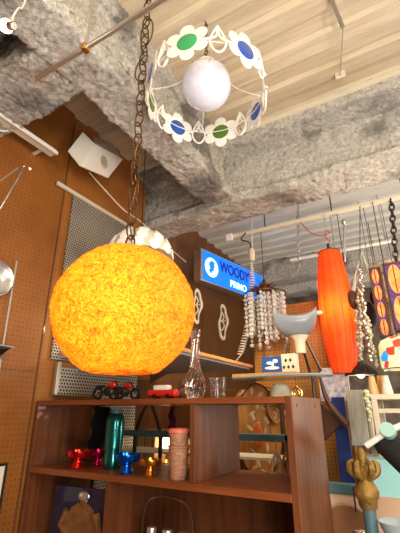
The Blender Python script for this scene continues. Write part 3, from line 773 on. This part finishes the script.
# macrame hanger
A=at(362,252,Y=3.4)
mb=MB();mb.tube([A,at(353,283,Y=3.4)],.009,6);mb.tube([A,at(372,283,Y=3.4)],.009,6);mb.tube([at(354,279,Y=3.4),at(352,290,Y=3.4),at(354,300,Y=3.4)],[.02,.028,.01],8);tag(mb.build('rope_hanger','bone',loc=A),'cream rope hanger forming a triangle beside the orange lantern','hanger')

# ============================================================ ORANGE LANTERN
c=at(337,312,Y=2.72);ztop=at(337,251,Y=2.72).z;zb=at(337,374,Y=2.72).z;H=ztop-zb
t=thing('silk_lantern','tall glowing orange ribbed cylinder lantern hanging at right','pendant lamp',(c.x,2.72,zb))
D=(V(c.x,2.72,c.z)-EYE).dot(FW);W=15.6/F*D
n=96;m=40;vs=[];fs=[];ribs=12
for i in range(m+1):
    u=i/m
    r=W*(.60+.43*math.sin(pi*(.04+.92*u))**.8) ; r=min(r,W*1.02)
    for k in range(n):
        a=2*pi*k/n;q=1+.045*abs(math.sin(a*ribs/2))-.02
        vs.append((r*q*math.cos(a),r*q*math.sin(a),u*H))
for i in range(m):
    for k in range(n):
        l_=(k+1)%n;fs.append((i*n+k,i*n+l_,(i+1)*n+l_,(i+1)*n+k))
MB().add(vs,fs).build('shade','silk',t)
for k in range(ribs):
    a=2*pi*k/ribs
    MB().tube([(W*(.60+.43*math.sin(pi*(.04+.92*u))**.8)*.985*math.cos(a),W*(.60+.43*math.sin(pi*(.04+.92*u))**.8)*.985*math.sin(a),u*H) for u in [j/20 for j in range(21)]],.0025,5).build('rib',M_['redwire'],t)
MB().torus(W*.72,.003,T_((0,0,H),(pi/2,0,0))).build('top_ring','darkmetal',t)
MB().torus(W*.72,.003,T_((0,0,0),(pi/2,0,0))).build('bottom_ring','redwire',t)
mb=MB()
for a in(0,2.1,4.2): mb.tube([(W*.7*math.cos(a),W*.7*math.sin(a),H),(0,0,H+.035)],.003,6)
mb.tube([(0,0,H+.03),(0,0,H+.07)],.010,8);mb.build('spider','darkmetal',t)
mb=MB().tube(arc([(0,0,H+.065),(.018,0,H+.09),(0,0,H+.11),(-.012,0,H+.14),(.0,0,H+.18),(.02,0,H+.165)]),.004,6);mb.build('hook','redwire',t)
MB().tube([(0,0,H+.17),(0,0,2.985-zb)],.0025,6).build('cord','steel',t)
l=bpy.data.lights.new('lantern_bulb','POINT');l.energy=3;l.color=(1,.70,.40);l.shadow_soft_size=.035
lo=bpy.data.objects.new('lantern_bulb',l);COL.objects.link(lo);lo.parent=t;lo.location=(-.0,-.015,H*.5)
mb=MB().tube([at(344,226,Y=2.78),at(345,262,Y=2.78)],.007,8);mb.ell(at(344,222,Y=2.78),(.02,.02,.028),10)
tag(mb.build('hanging_rod','steel',loc=at(344,226,Y=2.78)),'grey rod with black top hanging just behind the orange lantern','rod')

# ============================================================ CENTRE: GLASS SHELF GROUP
GZ=1.745
gy=2.3
a=on(232,gy,GZ);b=on(334,gy,GZ)
t=thing('round_shelf','thin grey glass oval shelf under a wooden board','shelf',((a.x+b.x)/2,gy,GZ))
hw=(b.x-a.x)/2
mb=MB();mb.lathe([(0,-.014),(hw*.96,-.014),(hw,-.006),(hw*.98,.002),(0,.002)],56,Matrix.Diagonal((1,.45,1,1)));mb.build('glass_disc','smoke',t)
MB().box((-hw*.97,-.02,.003),(hw*.34,.24,.023)).build('wood_board','lightwood',t,bevel=.002)
for x in(hw*.50,): MB().tube([(x,.15,-.9),(x,.15,-.012)],.010).build('post','darkmetal',t)
SZ=GZ+.023
# blue box
p=on(273,gy+.03,SZ)
t=thing('blue_box','small dark blue card box with pale swirl on the wooden shelf','box',p,(0,0,.2))
MB().box((-.062,-.025,0),(.062,.025,.098)).build('carton','blueplate',t,bevel=.002)
mb=MB();mb.ell((-.012,-.026,.058),(.022,.002,.010),10);mb.ell((.022,-.026,.070),(.016,.002,.012),10);mb.ell((.004,-.026,.050),(.008,.002,.016),10);mb.ell((0,-.026,.028),(.045,.002,.010),12);mb.build('printed_swirl','white',t)
# white boxes
p=on(291,gy+.04,SZ)
t=thing('ornament_box','white and black patterned box right of the blue box','box',p,(0,0,-.1))
MB().box((-.045,-.03,0),(.045,.03,.11)).build('carton','bone',t,bevel=.003)
mb=MB()
for i in range(5): mb.ell((-.03+.015*i,-.031,.03+.02*((i*2)%4)),(.008,.002,.010),8)
mb.build('printed_spots','black',t)
# crystal chandelier
c=at(265,298,Y=2.75)
t=thing('crystal_chandelier','cluster of hanging clear crystal drops with brown feathery top','chandelier',c)
mb=MB();mb.torus(.165,.006,T_((0,0,.03),(pi/2,0,0)));mb.torus(.06,.005,T_((0,0,.05),(pi/2,0,0)));mb.lathe([(0,.02),(.022,.0145),(.04,.06),(.02,.1),(.008,.16),(0,.16)],16)
mb.tube([(0,0,.15),(0,0,2.985-c.z)],.003,6);mb.build('frame','bronze',t)
r0=random.Random(5)
for i in range(44):
    mb=MB();a=r0.random()*6.28;rad=(.165,.12,.06)[i%3];x,y=rad*math.cos(a),rad*math.sin(a);z=.02;nn=r0.randint(8,12)
    for k in range(nn):
        s=.013+.007*(k%2);mb.lathe([(0,z-.034),(s*.6,z-.028),(s,z-.014),(s*.5,z-.003),(0,z)],6,T_((x,y,0),(0,0,a)));z-=.034
    mb.build('crystal_strand','crystal',t,smooth=False)
mb=MB()
for i in range(60):
    a=r0.random()*6.28;e=r0.random()*1.2+.1;L_=.08+.07*r0.random();d=V(math.cos(a)*math.cos(e),math.sin(a)*math.cos(e),math.sin(e));p0=V(0,0,.04)
    mb.tube([p0,p0+d*L_*.6,p0+d*L_+V(0,0,-.02)],[.004,.007,.001],5)
mb.build('feathers',mat('brown_feather',(.16,.06,.025),.8,c2=(.07,.025,.012),vscale=20),t)
# chair shell
c=at(296,333,Y=2.42)
t=thing('shell_chair','pale grey moulded shell seat stacked high on black legs','chair',c,(0,0,.3))
n=18;m=14;vs=[];fs=[]
for i in range(n+1):
    u=-1+2*i/n
    for j in range(m+1):
        v=j/m;ang=v*1.75
        x=u*.125*(1+.12*math.sin(ang));
        y=.08-.13*math.sin(ang*.9);z=-.02+.145*(1-math.cos(ang))*.75+.07*abs(u)**3*(1-v*.3)
        vs.append((x,y,z))
for i in range(n):
    for j in range(m): a=i*(m+1)+j;fs.append((a,a+1,a+m+2,a+m+1))
o=MB().add(vs,fs).build('shell',mat('grey_shell',(.25,.28,.34),.3,coat=.4),t);md=o.modifiers.new('s','SOLIDIFY');md.thickness=.01
MB().lathe([(0,-.12),(.03,-.12),(.035,-.04),(.06,-.01),(0,0)],20,T_((.02,0,-.01))).build('pedestal','cream',t)
mb=MB();mb.ell((.150,-.03,.12),(.03,.012,.014),12);mb.build('arm_tip','bone',t)
for k,(x,y,x2) in enumerate(((-.05,.0,-.11),(.06,-.02,.13),(.03,.06,.07))): MB().tube([(x,y,-.06),(x2,y*2,c.z*-1+SZ+.006)],.008,8).build('leg','black',t)
# hat-like white mould under the shelf
p=on(281,2.34,1.60);
mb=MB().lathe([(0,.085),(.03,.08),(.052,.06),(.062,.03),(.064,0),(.060,0),(.056,.03),(.045,.055),(0,.075)],28)
for z in(.02,.04,.06): mb.torus(.0645-.012*(z/.06)**2,.002,T_((0,0,z),(pi/2,0,0)))
o=mb.build('ribbed_cap','cream');o.location=V(p.x,2.34,1.625)
tag(o,'cream ribbed dome hat on a stand under the glass shelf','hat')
p=V(p.x,2.34,.0);t=thing('hat_stand','dark turned post holding the cream ribbed dome hat','stand',p)
MB().lathe([(0,0),(.11,0),(.11,.02),(.02,.04),(.014,.2),(.014,1.55),(.05,1.60),(.055,1.615),(0,1.62)],20).build('post','darkwood',t)
p=at(297,393,Y=2.2)
t=thing('gilt_mask','small gilt openwork ornament beside the cream hat','ornament',p)
mb=MB();mb.torus(.028,.006,n=20);mb.torus(.014,.005,T_((0,0,0)));mb.ell((0,0,.03),(.012,.006,.012),8)
for k in range(6): mb.tube([(0,0,0),(.028*math.cos(k*1.047),0,.028*math.sin(k*1.047))],.004,5)
mb.build('rosette','brass',t);MB().tube([(0,0,.03),(0,0,GZ-.02-p.z)],.002,5).build('string','darkmetal',t)

# ============================================================ BEHIND THE RIGHT COMPARTMENT
struct(MB().box((-2.03,3.0,0),(-1.0,3.03,1.72)).build('wall_partition','brownwall',smooth=False),'low brown partition behind the bookcase')
def carved(px,py0,py1,w,lab,seed,Y=2.6,accent=None):
    top=at(px,py0,Y=Y);bot=at(px+1,py1,Y=Y);h=top.z-bot.z;c=(top+bot)/2
    t=thing('carved_board',lab,'carved board',c,(0,0,.25),'carved boards behind the bookcase')
    out=[(w*math.sin(a)*(1-.15*math.cos(2*a)),h/2*math.cos(a)) for a in [2*pi*i/28 for i in range(28)]]
    MB().prism([(x*1.12,z*1.03) for x,z in out],.010,T_((0,.008,0))).build('rim','darkwood',t,smooth=False)
    MB().prism(out,.016).build('board','carved',t,smooth=False)
    r=random.Random(seed);mb=MB();k=0
    for i in range(22):
        z=h*.42*(1-2*i/21);x=w*.45*math.sin(i*1.9+seed)*math.sqrt(max(.05,1-(2*z/h)**2))
        MB().ell((0,0,0),(w*.07+.004*r.random(),.004,h*.048),8,T_((x,-.010,z),(0,1.1*math.sin(i*2.3),0))).build('inlay','ivory',t)
    MB().tube([(0,0,h/2),(.09,.40,h/2-.02)],.003,5).build('hanging_wire','darkmetal',t)
    if accent:
        mb=MB();mb.ell((0,-.013,-h*.05),(w*.26,.006,h*.13),12);mb.build('painted_face',accent,t)
    return t
carved(243,389,436,.075,'carved board with orange figure, leftmost behind right compartment',3,2.6,'orangepl')
carved(258,384,480,.135,'tall wide carved board with pale inlay and orange figure',5,2.5,'orangepl')
carved(276,388,424,.055,'short oval carved board hanging beside the tall carved one',7,2.45)
p=on(270,2.25,1.0)
# teal display rail
t=thing('display_table','long teal-painted display table seen through the bookcase','table',(-1.4,2.0,1.38))
zz=at(200,436,Y=2.0).z
a=on(100,2.0,zz);b=on(291,2.0,zz)
t.location=(a.x,2.0,0)
MB().box((0,0,zz-.015),(b.x-a.x,.035,zz+.02)).build('front_rail','tealpaint',t,bevel=.003)
MB().box((b.x-a.x-.035,.0,zz-.015),(b.x-a.x,.22,zz+.02)).build('side_rail','tealpaint',t,bevel=.003)
for x in(.02,b.x-a.x-.02): MB().tube([(x,.02,0),(x,.02,zz-.014)],.014,12).build('leg','tealpaint',t)
zl=at(260,458,Y=2.02).z
MB().box((0,.03,zl-.012),(b.x-a.x,.22,zl)).build('lower_top','cream',t,smooth=False)
# coral-like antlers
for px,py,lab in((278,470,'bleached branching coral stem, left of the pair'),(288,462,'bleached branching coral stem beside the right bookcase panel')):
    p=on(px,1.79,ZM);t=thing('coral_branch',lab,'coral',p,group='bleached coral branches')
    t.scale=(.62,.3,.8)
    mb=MB();mb.tube([(0,0,.17),(0,0,.10)],[.006,.009],7)
    for dx_,dy_ in((-.05,0),(.05,0.01),(.012,-.04),(0,.04)): mb.tube(arc([(0,0,.11),(dx_*.5,dy_*.5,.075),(dx_,dy_,.0)],4),[.009]*5+[.007]*4,7)
    mb.tube([(-.03,0,.06),(-.045,.0,.02),(-.03,0,.0)],.005,6)
    mb.build('branches','bone',t)
# record rack reflected / seen behind left compartment
p=on(146,3.0,1.2)
# ============================================================ RIGHT SIDE
# tan pegboard column
a=on(303,2.9,1.5);b=on(347,2.9,1.5)
struct(MB().box((a.x-.35,2.9,0),(b.x,2.93,2.35)).build('wall_column','pegy',smooth=False),'tan pegboard partition behind the orange lantern')
struct(MB().box((b.x,2.88,0),(b.x+.03,2.94,2.35)).build('trim_8','lightwood',smooth=False))
# art print
p=at(334,384,Y=2.7);t=thing('art_print','small blue and white print below the orange lantern','picture',p)
MB().box((-.09,-.004,-.10),(.09,.004,.10)).build('sheet',mat('blue_white_print',(.72,.66,.64),.6,c2=(.22,.24,.42),vscale=26),t,smooth=False)
MB().band([(-.095,-.105),(.095,-.105),(.095,.105),(-.095,.105)],[(-.09,-.10),(.09,-.10),(.09,.10),(-.09,.10)],.012).build('frame','bone',t,smooth=False)
# curved dark horn
mb=MB().tube(arc([at(318,364,Y=2.5),at(322,385,Y=2.5),at(330,405,Y=2.5),at(348,426,Y=2.5)],6),[.006+.0009*i for i in range(19)],8)
tag(mb.build('horn_handle','darkwood',loc=at(325,398,Y=2.5)),'curved dark wooden horn below the glass shelf','horn')
q=at(332,418,Y=2.55);t=thing('wooden_bird','dark folded wooden wedge beside the bookcase right panel','ornament',q)
mb=MB();mb.add([(-.10,0,.13),(.05,0,-.03),(-.10,0,-.16),(-.10,.06,.13),(.05,.06,-.03),(-.10,.06,-.16)],[(0,1,2),(5,4,3),(0,3,4,1),(1,4,5,2),(2,5,3,0)]);mb.build('wedge','darkwood',t,smooth=False)
mb=MB().tube([at(318,364,Y=2.45),at(306,361,Y=2.45),at(310,375,Y=2.45)],.006,6)
# blue cloth strip + weathered plank
a=on(345,2.6,1.2);z0=0;z1=at(345,397,Y=2.6).z
o=MB().box((-.03,0,0),(.05,.02,z1-z0)).build('blue_banner','navy',bevel=.003);o.location=(a.x,2.6,z0);tag(o,'narrow navy blue cloth banner hanging behind the grey plank','banner')
a=at(353,390,Y=2.45);b=at(353,445,Y=2.45);t=thing('weathered_plank','grey weathered wooden plank hung beside the tan pegboard','plank',(a.x,2.45,b.z))
MB().box((-.045,0,0),(.050,.018,a.z-b.z)).build('board','oldplank',t,bevel=.004)
MB().box((-.045,-.006,0),(.055,0,.02)).build('acrylic_ledge','smoke',t)
# black pendant shade
c=at(361,376,Y=2.75);t=thing('black_pendant','black enamel dome pendant lamp, lit inside, right of orange lantern','pendant lamp',c)
s=16.5/F*(c-EYE).dot(FW)
MB().lathe([(s,0),(s*.98,.012),(s*.8,.04),(s*.5,.068),(s*.25,.08),(s*.18,.10),(0,.10),(0,.095),(s*.2,.076),(s*.48,.062),(s*.76,.036),(s*.94,.006)],36,cap=False).build('shade','black',t)
MB().ell((0,0,.012),.026,14).build('bulb','bulbs',t)
MB().lathe([(.0,.06),(s*.7,.040),(s*.9,.008),(s*.93,.008),(s*.7,.046)],30,cap=False).build('inner_reflector','white',t)
MB().tube([(0,0,.10),(0,0,2.985-c.z)],.003,6).build('cord','black',t)
# bead garland cascade
r0=random.Random(8)
t0=at(362,300,Y=2.62)
t=thing('bead_garland','cascade of silver and pearl beads hanging beside the orange lantern','garland',t0)
for sidx,(x0,x1,yy0,yy1) in enumerate(((358,362,288,352),(363,371,300,362),(367,376,318,368),(360,366,270,340),(356,360,310,362))):
    mb=MB();k=34;th=[]
    for i in range(k):
        u=i/k;q=at(x0+(x1-x0)*u+r0.uniform(-1.5,1.5),yy0+(yy1-yy0)*u,Y=2.62+r0.uniform(-.03,.03))-t0
        mb.ell(q,r0.uniform(.008,.015),8);th.append(q)
    mb.tube(th,.002,5);mb.build('bead_strand','steel' if sidx%2 else 'pearl',t)
MB().tube([at(360,270,Y=2.62)-t0,at(360,204,Y=2.74)-t0],.003,5).build('string','darkmetal',t)
# black silhouettes
c=at(371,312,Y=2.9)
t=thing('black_bird','black bird-like ornament hanging with white tassel','ornament',c)
mb=MB();mb.ell((-.02,0,-.02),(.055,.04,.10),14);mb.ell((.03,0,.10),(.025,.025,.05),10);mb.tube([(.03,0,.13),(.04,0,.20)],[.012,.003],6);mb.ell((-.05,0,.05),(.03,.03,.035),10);mb.build('body','blackcloth',t)
MB().lathe([(0,-.08),(.016,-.07),(.02,0),(.006,.04),(0,.05)],10,T_((.07,-.03,.02))).build('tassel','white',t)
MB().tube([(.04,0,.2),(.04,0,.9)],.002,5).build('string','darkmetal',t)
q=at(352,300,Y=2.7);o=MB().ell((0,0,0),(.05,.05,.07),16).build('dark_gourd','darkwood');o.location=q;tag(o,'dark round gourd hanging just right of the orange lantern','gourd')
md=MB().tube([q+V(0,0,.07),at(353,283,Y=3.4)],.003,5);md.build('string','darkmetal',o,loc=q).location=(0,0,0)
a=at(372,262,Y=3.05);b=at(372,345,Y=3.05)
o=MB().box((-.02,0,0),(.20,.02,a.z-b.z)).build('bark_panel','birch',smooth=False);o.location=(a.x,3.05,b.z);tag(o,'pale birch bark patterned panel behind the stained glass lamps','panel')
mb=MB().tube([(.02,.01,a.z-b.z),(.02,.01,2.99-b.z)],.003,5);mb.build('hanging_cord','darkmetal',o)
# stained glass column lamps
def stain(px0,px1,py0,py1,Y,lab,rot=0):
    cx_=(px0+px1)/2;a=at(cx_,py0,Y=Y);b=at(cx_,py1,Y=Y);D=((a+b)/2-EYE).dot(FW);w=(px1-px0)/F*D;h=a.z-b.z
    t=thing('stained_glass_lamp',lab,'hanging lamp',(b.x,Y,b.z),(0,0,rot),'stained glass column lamps')
    k=w/2
    mb=MB()
    for sx in(-1,1):
        for sy in(-1,1): mb.box((sx*k-.006,sy*k-.006,0),(sx*k+.006,sy*k+.006,h))
    for z in(0,h): mb.box((-k-.006,-k-.006,z-.006),(k+.006,k+.006,z+.006))
    mb.build('frame','darkwood',t,smooth=False)
    for ang in range(4):
        R_=Matrix.Rotation(ang*pi/2,4,'Z')
        f=MB().box((-k,-k-.001,0),(k,-k+.002,h),R_).build('side_panel','stain_p' if ang%2==0 else 'darkwood',t,smooth=False)
        mb=MB();nn=max(2,round(h/(w*2.1)))
        for i in range(nn):
            z=h*(i+.5)/nn;mb.lathe([(0,0),(1,0),(1,.004),(0,.004)],20,R_@Matrix.Translation((0,-k-.002,z))@Matrix.Rotation(pi/2,4,'X')@Matrix.Diagonal((k*.72,h/nn*.46,1,1)))
        mb.build('amber_panes','stain_o',f)
        mb=MB()
        for i in range(nn):
            z=h*(i+.5)/nn;mb.tube([R_@V(0,-k-.007,z-h/nn*.44),R_@V(0,-k-.007,z+h/nn*.44)],.003,5)
        mb.build('leading','darkmetal',f)
    MB().tube([(0,0,h),(0,0,2.985-b.z)],.002,5).build('cord','darkmetal',t)
    return t
stain(382,391,268,337,2.75,'tall lamp with purple and amber stained glass beside the right-edge lamp',0)
stain(397,414,264,330,2.75,'amber stained glass lamp cut off by the right edge',0)
c=at(400,352,Y=2.62);t=thing('mosaic_shade','multicoloured mosaic glass lampshade at the right edge','lampshade',c)
MB().lathe([(.115,-.10),(.12,-.04),(.115,.04),(.10,.07),(.06,.09),(0,.095)],28).build('shade','tiff',t)
MB().torus(.115,.004,T_((0,0,-.10),(pi/2,0,0))).build('rim','brass',t)
MB().tube([(0,0,.08),(0,.1,2.985-c.z)],.003,5).build('cord','darkmetal',t)
# white shelving unit
X0=on(371,2.5,1.6).x;t=thing('white_shelving','cream painted open shelving unit at the lower right','shelving unit',(X0,2.5,.3))
zt=at(385,394,Y=2.5).z-.3
MB().box((0,0,zt-.03),(.45,.35,zt)).build('top_board','cream',t,bevel=.003)
for x in(0,.42): MB().box((x,0,0),(x+.03,.03,zt-.03)).build('upright','cream',t,bevel=.003)
for x in(0,.42): MB().box((x,.32,0),(x+.03,.35,zt-.03)).build('upright','cream',t,bevel=.003)
for z in(zt-.09,zt-.32,): MB().box((.0,.03,z-.012),(.45,.32,z+.012)).build('shelf','cream',t,bevel=.002)
for px,r,h,m,lb in((379,.035,.05,'ivory','glass bowl of cream beads, left on the cream shelving'),(390,.042,.06,'bone','cream shell dish, right one on the cream shelving')):
    z=.3+zt-.32+.012;p=on(px,2.62,z);o=MB().lathe([(0,0),(r*.6,0),(r,h*.5),(r*1.1,h),(r,h),(r*.8,h*.5),(0,.01)],20).build('dish',m);o.location=p;tag(o,lb,'dish')
for px,m,lb in((374,'ivory','ivory candle holder on the cream shelving top'),(388,'white','white cone lampshade on the cream shelving top'),(383,'amber','small amber glass standing behind the white cone')):
    p=on(px,2.62 if m!='amber' else 2.72,.3+zt);k=.11 if m!='amber' else .12;o=MB().lathe([(0,0),(.030,0),(.032,.01),(.018,k*.9),(.016,k),(0,k)],20).build('cone_shade',m);o.name={'ivory':'candle_holder','white':'cone_shade','amber':'amber_glass'}[m];o.location=p;tag(o,lb,'ornament')
for i,(px,m,r,h,lb) in enumerate(((375,'darkwood',.02,.10,'small dark wooden pot, left on the lower cream shelf'),(382,'antique',.025,.07,'small antique gold pot in the middle of the lower cream shelf'),(390,'red',.02,.06,'small red pot toward the right of the lower cream shelf'),(397,'navy',.03,.09,'small navy pot at the right of the lower cream shelf'))):
    z=.3+zt-.55;p=on(px,2.62,z)
    o=MB().lathe([(0,0),(r*.7,0),(r,h*.4),(r*.6,h*.8),(r*.7,h),(0,h)],16).build('small_pot',m);o.location=p;tag(o,lb,'pot','pots on the lower cream shelf')
MB().box((0,.03,zt-.574),(.45,.32,zt-.55)).build('shelf','cream',t)
# hanging tassel/ornament on shelving edge
q=at(366,392,Y=2.35)
t=thing('shell_string','pale green shell string hanging beside the grey plank','ornament',q)
mb=MB()
for i in range(9): mb.ell((.006*math.sin(i*2.2),0,-.018*i),(.018-.001*i,.014,.014),8)
mb.build('shells',mat('pale_green_shell',(.62,.64,.42),.5),t)
MB().tube([(0,0,0),(.0,.30,.34)],.002,5).build('string','darkmetal',t)
for px,lb in((362,'left'),(369,'right')):
    o=MB().tube([at(px,406,Y=2.75),V(at(px,480,Y=2.75).x,2.75,0)],.016,8).build('wooden_pole','lightwood' if lb=='left' else 'bone',loc=at(px,450,Y=2.75));tag(o,('light brown wooden pole behind the finial post' if lb=='left' else 'pale upright pole left of cream shelving'),'pole')
# finial lamp post
z0=.2;p=on(367,1.75,1.25);t=thing('finial_post','teal post topped by an antique gold carved finial','post',(p.x,1.75,0))
def zat(py): return at(367,py,Y=1.75).z
zb_=zat(508)
MB().lathe([(0,0),(.12,0),(.12,.02),(.026,.05),(.024,zb_),(0,zb_)],24).build('pole','tealpaint',t)
D=(p-EYE).dot(FW);u=D/F
prof=[(8,508),(9,504),(9,500),(11,497),(12,492),(10.5,487),(8,483),(7,479),(9,474),(11,470),(8,468),(5,466),(4,460),(5,455),(3,450),(0,447)]
MB().lathe([(r*u,zat(y)) for r,y in prof],28).build('finial','antique',t)
mb=MB()
for k in range(6):
    a=2*pi*k/6+.2;ca,sa_=math.cos(a),math.sin(a)
    mb.tube(arc([(ca*6*u,sa_*6*u,zat(478)),(ca*13*u,sa_*13*u,zat(472)),(ca*13*u,sa_*13*u,zat(464)),(ca*9*u,sa_*9*u,zat(460))],4),[3*u]*9+[2.4*u,2*u,1.6*u,1*u],7)
mb.build('leaf_scrolls','antique',t)
# white lamp arm and black head
a=at(366,446,Y=1.9);b=at(388,431,Y=1.9)
t=thing('desk_lamp','white jointed desk lamp with black fabric head at lower right','lamp',a)
MB().tube([V(0,0,0),b-a],.013,10).build('arm','white',t)
mb=MB();mb.lathe([(0,-.02),(.03,-.02),(.034,0),(.03,.02),(0,.02)],18,Matrix.Translation(b-a)@Matrix.Rotation(1.2,4,'X'));mb.build('joint',M_['mint'],t)
h=at(396,452,Y=1.95)-a
MB().lathe([(0,.08),(.045,.075),(.055,.05),(.055,-.07),(.045,-.08),(0,-.08)],20,Matrix.Translation(h)@Euler((0,-.75,0)).to_matrix().to_4x4()).build('head','blackcloth',t)
MB().tube([b-a,b-a+V(.12,.02,.05)],.013,10).build('upper_arm','white',t)
MB().tube([b-a+V(.12,.02,.05),b-a+V(.13,.02,-b.z+.002)],.012,8).build('stem','white',t)
# teal table edge & glowing showcase & beige board
zz2=at(345,489,Y=2.0).z
a=on(322,2.0,zz2);b=on(362,2.0,zz2)
t=thing('teal_counter','teal-edged counter with beige front at the lower right','counter',(a.x,2.0,0))
MB().box((0,0,zz2-.022),(.22,.04,zz2+.02)).build('edge_rail','tealpaint',t,bevel=.003)
MB().box((0,.012,.2),(.75,.035,zz2-.022)).build('front_board','beige',t,smooth=False)
c=on(350,1.98,.0)
mb=MB().lathe([(0,0),(.115,0),(.115,.012),(0,.012)],40,Matrix.Translation((0,0,0))@Matrix.Rotation(pi/2,4,'X'));q=at(350,536,Y=1.99);o=mb.build('round_plaque','mirrorbrown');o.location=q
tag(o,'round brown plaque leaning on the beige counter front','plaque')
q=at(360,533,Y=1.85);o=MB().ell((0,0,0),(.03,.022,.0145),16).build('chrome_ball','chrome');o.location=q;tag(o,'shiny round chrome ball at the bottom edge','ball')
o=MB().tube([at(353,487,Y=1.96),at(356,512,Y=1.96)],.004,5).build('dark_wire','darkmetal',loc=at(353,490,Y=1.96));tag(o,'short dark wire hanging over the teal counter edge','wire')
q=at(397,528,Y=1.75);t=thing('glass_dish','pale glass bowl at the bottom right corner','bowl',q)
MB().lathe([(0,-.05),(.03,-.05),(.045,-.02),(.06,.015),(.063,.02),(.058,.02),(.042,-.015),(0,-.04)],28).build('bowl',mat('pale_blue_glass',(.55,.65,.72),.15,trans=.3),t)
a=on(372,2.35,1.0);z1=at(385,457,Y=2.4).z
t=thing('glass_showcase','lit glass showcase glowing pale green behind the finial post','showcase',(a.x,2.40,z1-.32))
MB().box((0,.06,0),(.5,.08,.32)).build('back_light','caselight',t,smooth=False)
MB().box((0,-.08,.315),(.5,.08,.325)).build('top_glass','smoke',t,smooth=False)
MB().box((0,-.08,.10),(.5,.06,.108)).build('shelf','smoke',t,smooth=False)
MB().box((0,-.08,-.3),(.5,.08,0)).build('base','cream',t,smooth=False)
r0=random.Random(11)
for i,(px,c_) in enumerate(((376,'white'),(381,'chrome'),(386,'bluem'),(391,'silver'),(396,'chrome'))):
    p=on(px,2.36,z1-.32+.002);h=.04+.02*r0.random()
    o=MB().lathe([(0,0),(.013,0),(.016,h*.6),(.006,h*.8),(.008,h),(0,h)],12).build('trinket',c_);o.location=p
    tag(o,['tiny white trinket at left in the glowing showcase','tiny chrome trinket second in the showcase row','tiny blue trinket in the middle of the showcase','tiny silver trinket fourth in the showcase row','tiny chrome trinket at the right of the showcase'][i],'trinket','trinkets in the showcase')

# ============================================================ LIGHTS
def area(name,loc,tgt,size,e,c=(1,.86,.68)):
    l=bpy.data.lights.new(name,'AREA');l.energy=e;l.color=c;l.shape='DISK';l.size=size
    o=bpy.data.objects.new(name,l);COL.objects.link(o);o.location=loc;o.rotation_euler=(Vector(tgt)-Vector(loc)).to_track_quat('-Z','Y').to_euler();return o
area('front_fill',(1.8,-2.0,2.2),(-.2,1.8,3.4),.9,28,(1,.92,.82))  # added fill behind the camera, aimed at the ceiling; not a window
area('ceiling_fill',(.5,-.3,2.15),(-1.2,1.2,3.2),.6,22,(1,.91,.79))  # added fill brightening the foam and deck from below; no fixture
area('low_fill',(.7,-.1,1.0),(-.6,1.6,3.05),1.0,31,(1,.91,.79))  # unseen low fill, added to lighten the beam undersides
area('overhead_fill',(.1,-.2,3.2),(-1.7,1.6,1.9),.2,10,(1,.76,.48))  # invented light outside the frame, fills the pegboard wall
area('beam_fill',(1.1,.9,1.9),(-.3,2.3,3.05),.5,20,(1,.92,.80))  # fill added for the face of the main cross beam
area('rear_deck_fill',(.9,3.4,1.6),(-.5,3.5,3.4),.5,34,(1,.92,.80))  # added fill that lifts the rear deck; no lamp stands here
area('rear_fill',(.5,2.1,2.6),(-.7,2.9,1.4),.15,10,(1,.74,.44))  # added warm fill for the carved boards and tan pegboard
area('right_fill',(.9,1.4,2.7),(-.1,2.6,1.5),.2,9,(1,.82,.58))  # invented side light, fills the goods at the right
area('rack_fill',(-.9,2.1,2.2),(-1.7,2.5,1.3),.1,5,(1,.80,.52))  # small fill added to brighten the records; no fitting here
sp=bpy.data.lights.new('spot_bulb','POINT');sp.energy=.7;sp.color=(1,.88,.68);sp.shadow_soft_size=.03
so=bpy.data.objects.new('spot_bulb',sp);COL.objects.link(so);so.location=at(2,40,Y=.44)
w=bpy.data.worlds.new('world');sc.world=w;w.use_nodes=True;w.node_tree.nodes['Background'].inputs[0].default_value=(1,.88,.72,1);w.node_tree.nodes['Background'].inputs[1].default_value=.16
vs_=sc.view_settings;vs_.view_transform='Standard';vs_.look='None';vs_.exposure=0;vs_.gamma=1;vs_.use_curve_mapping=False
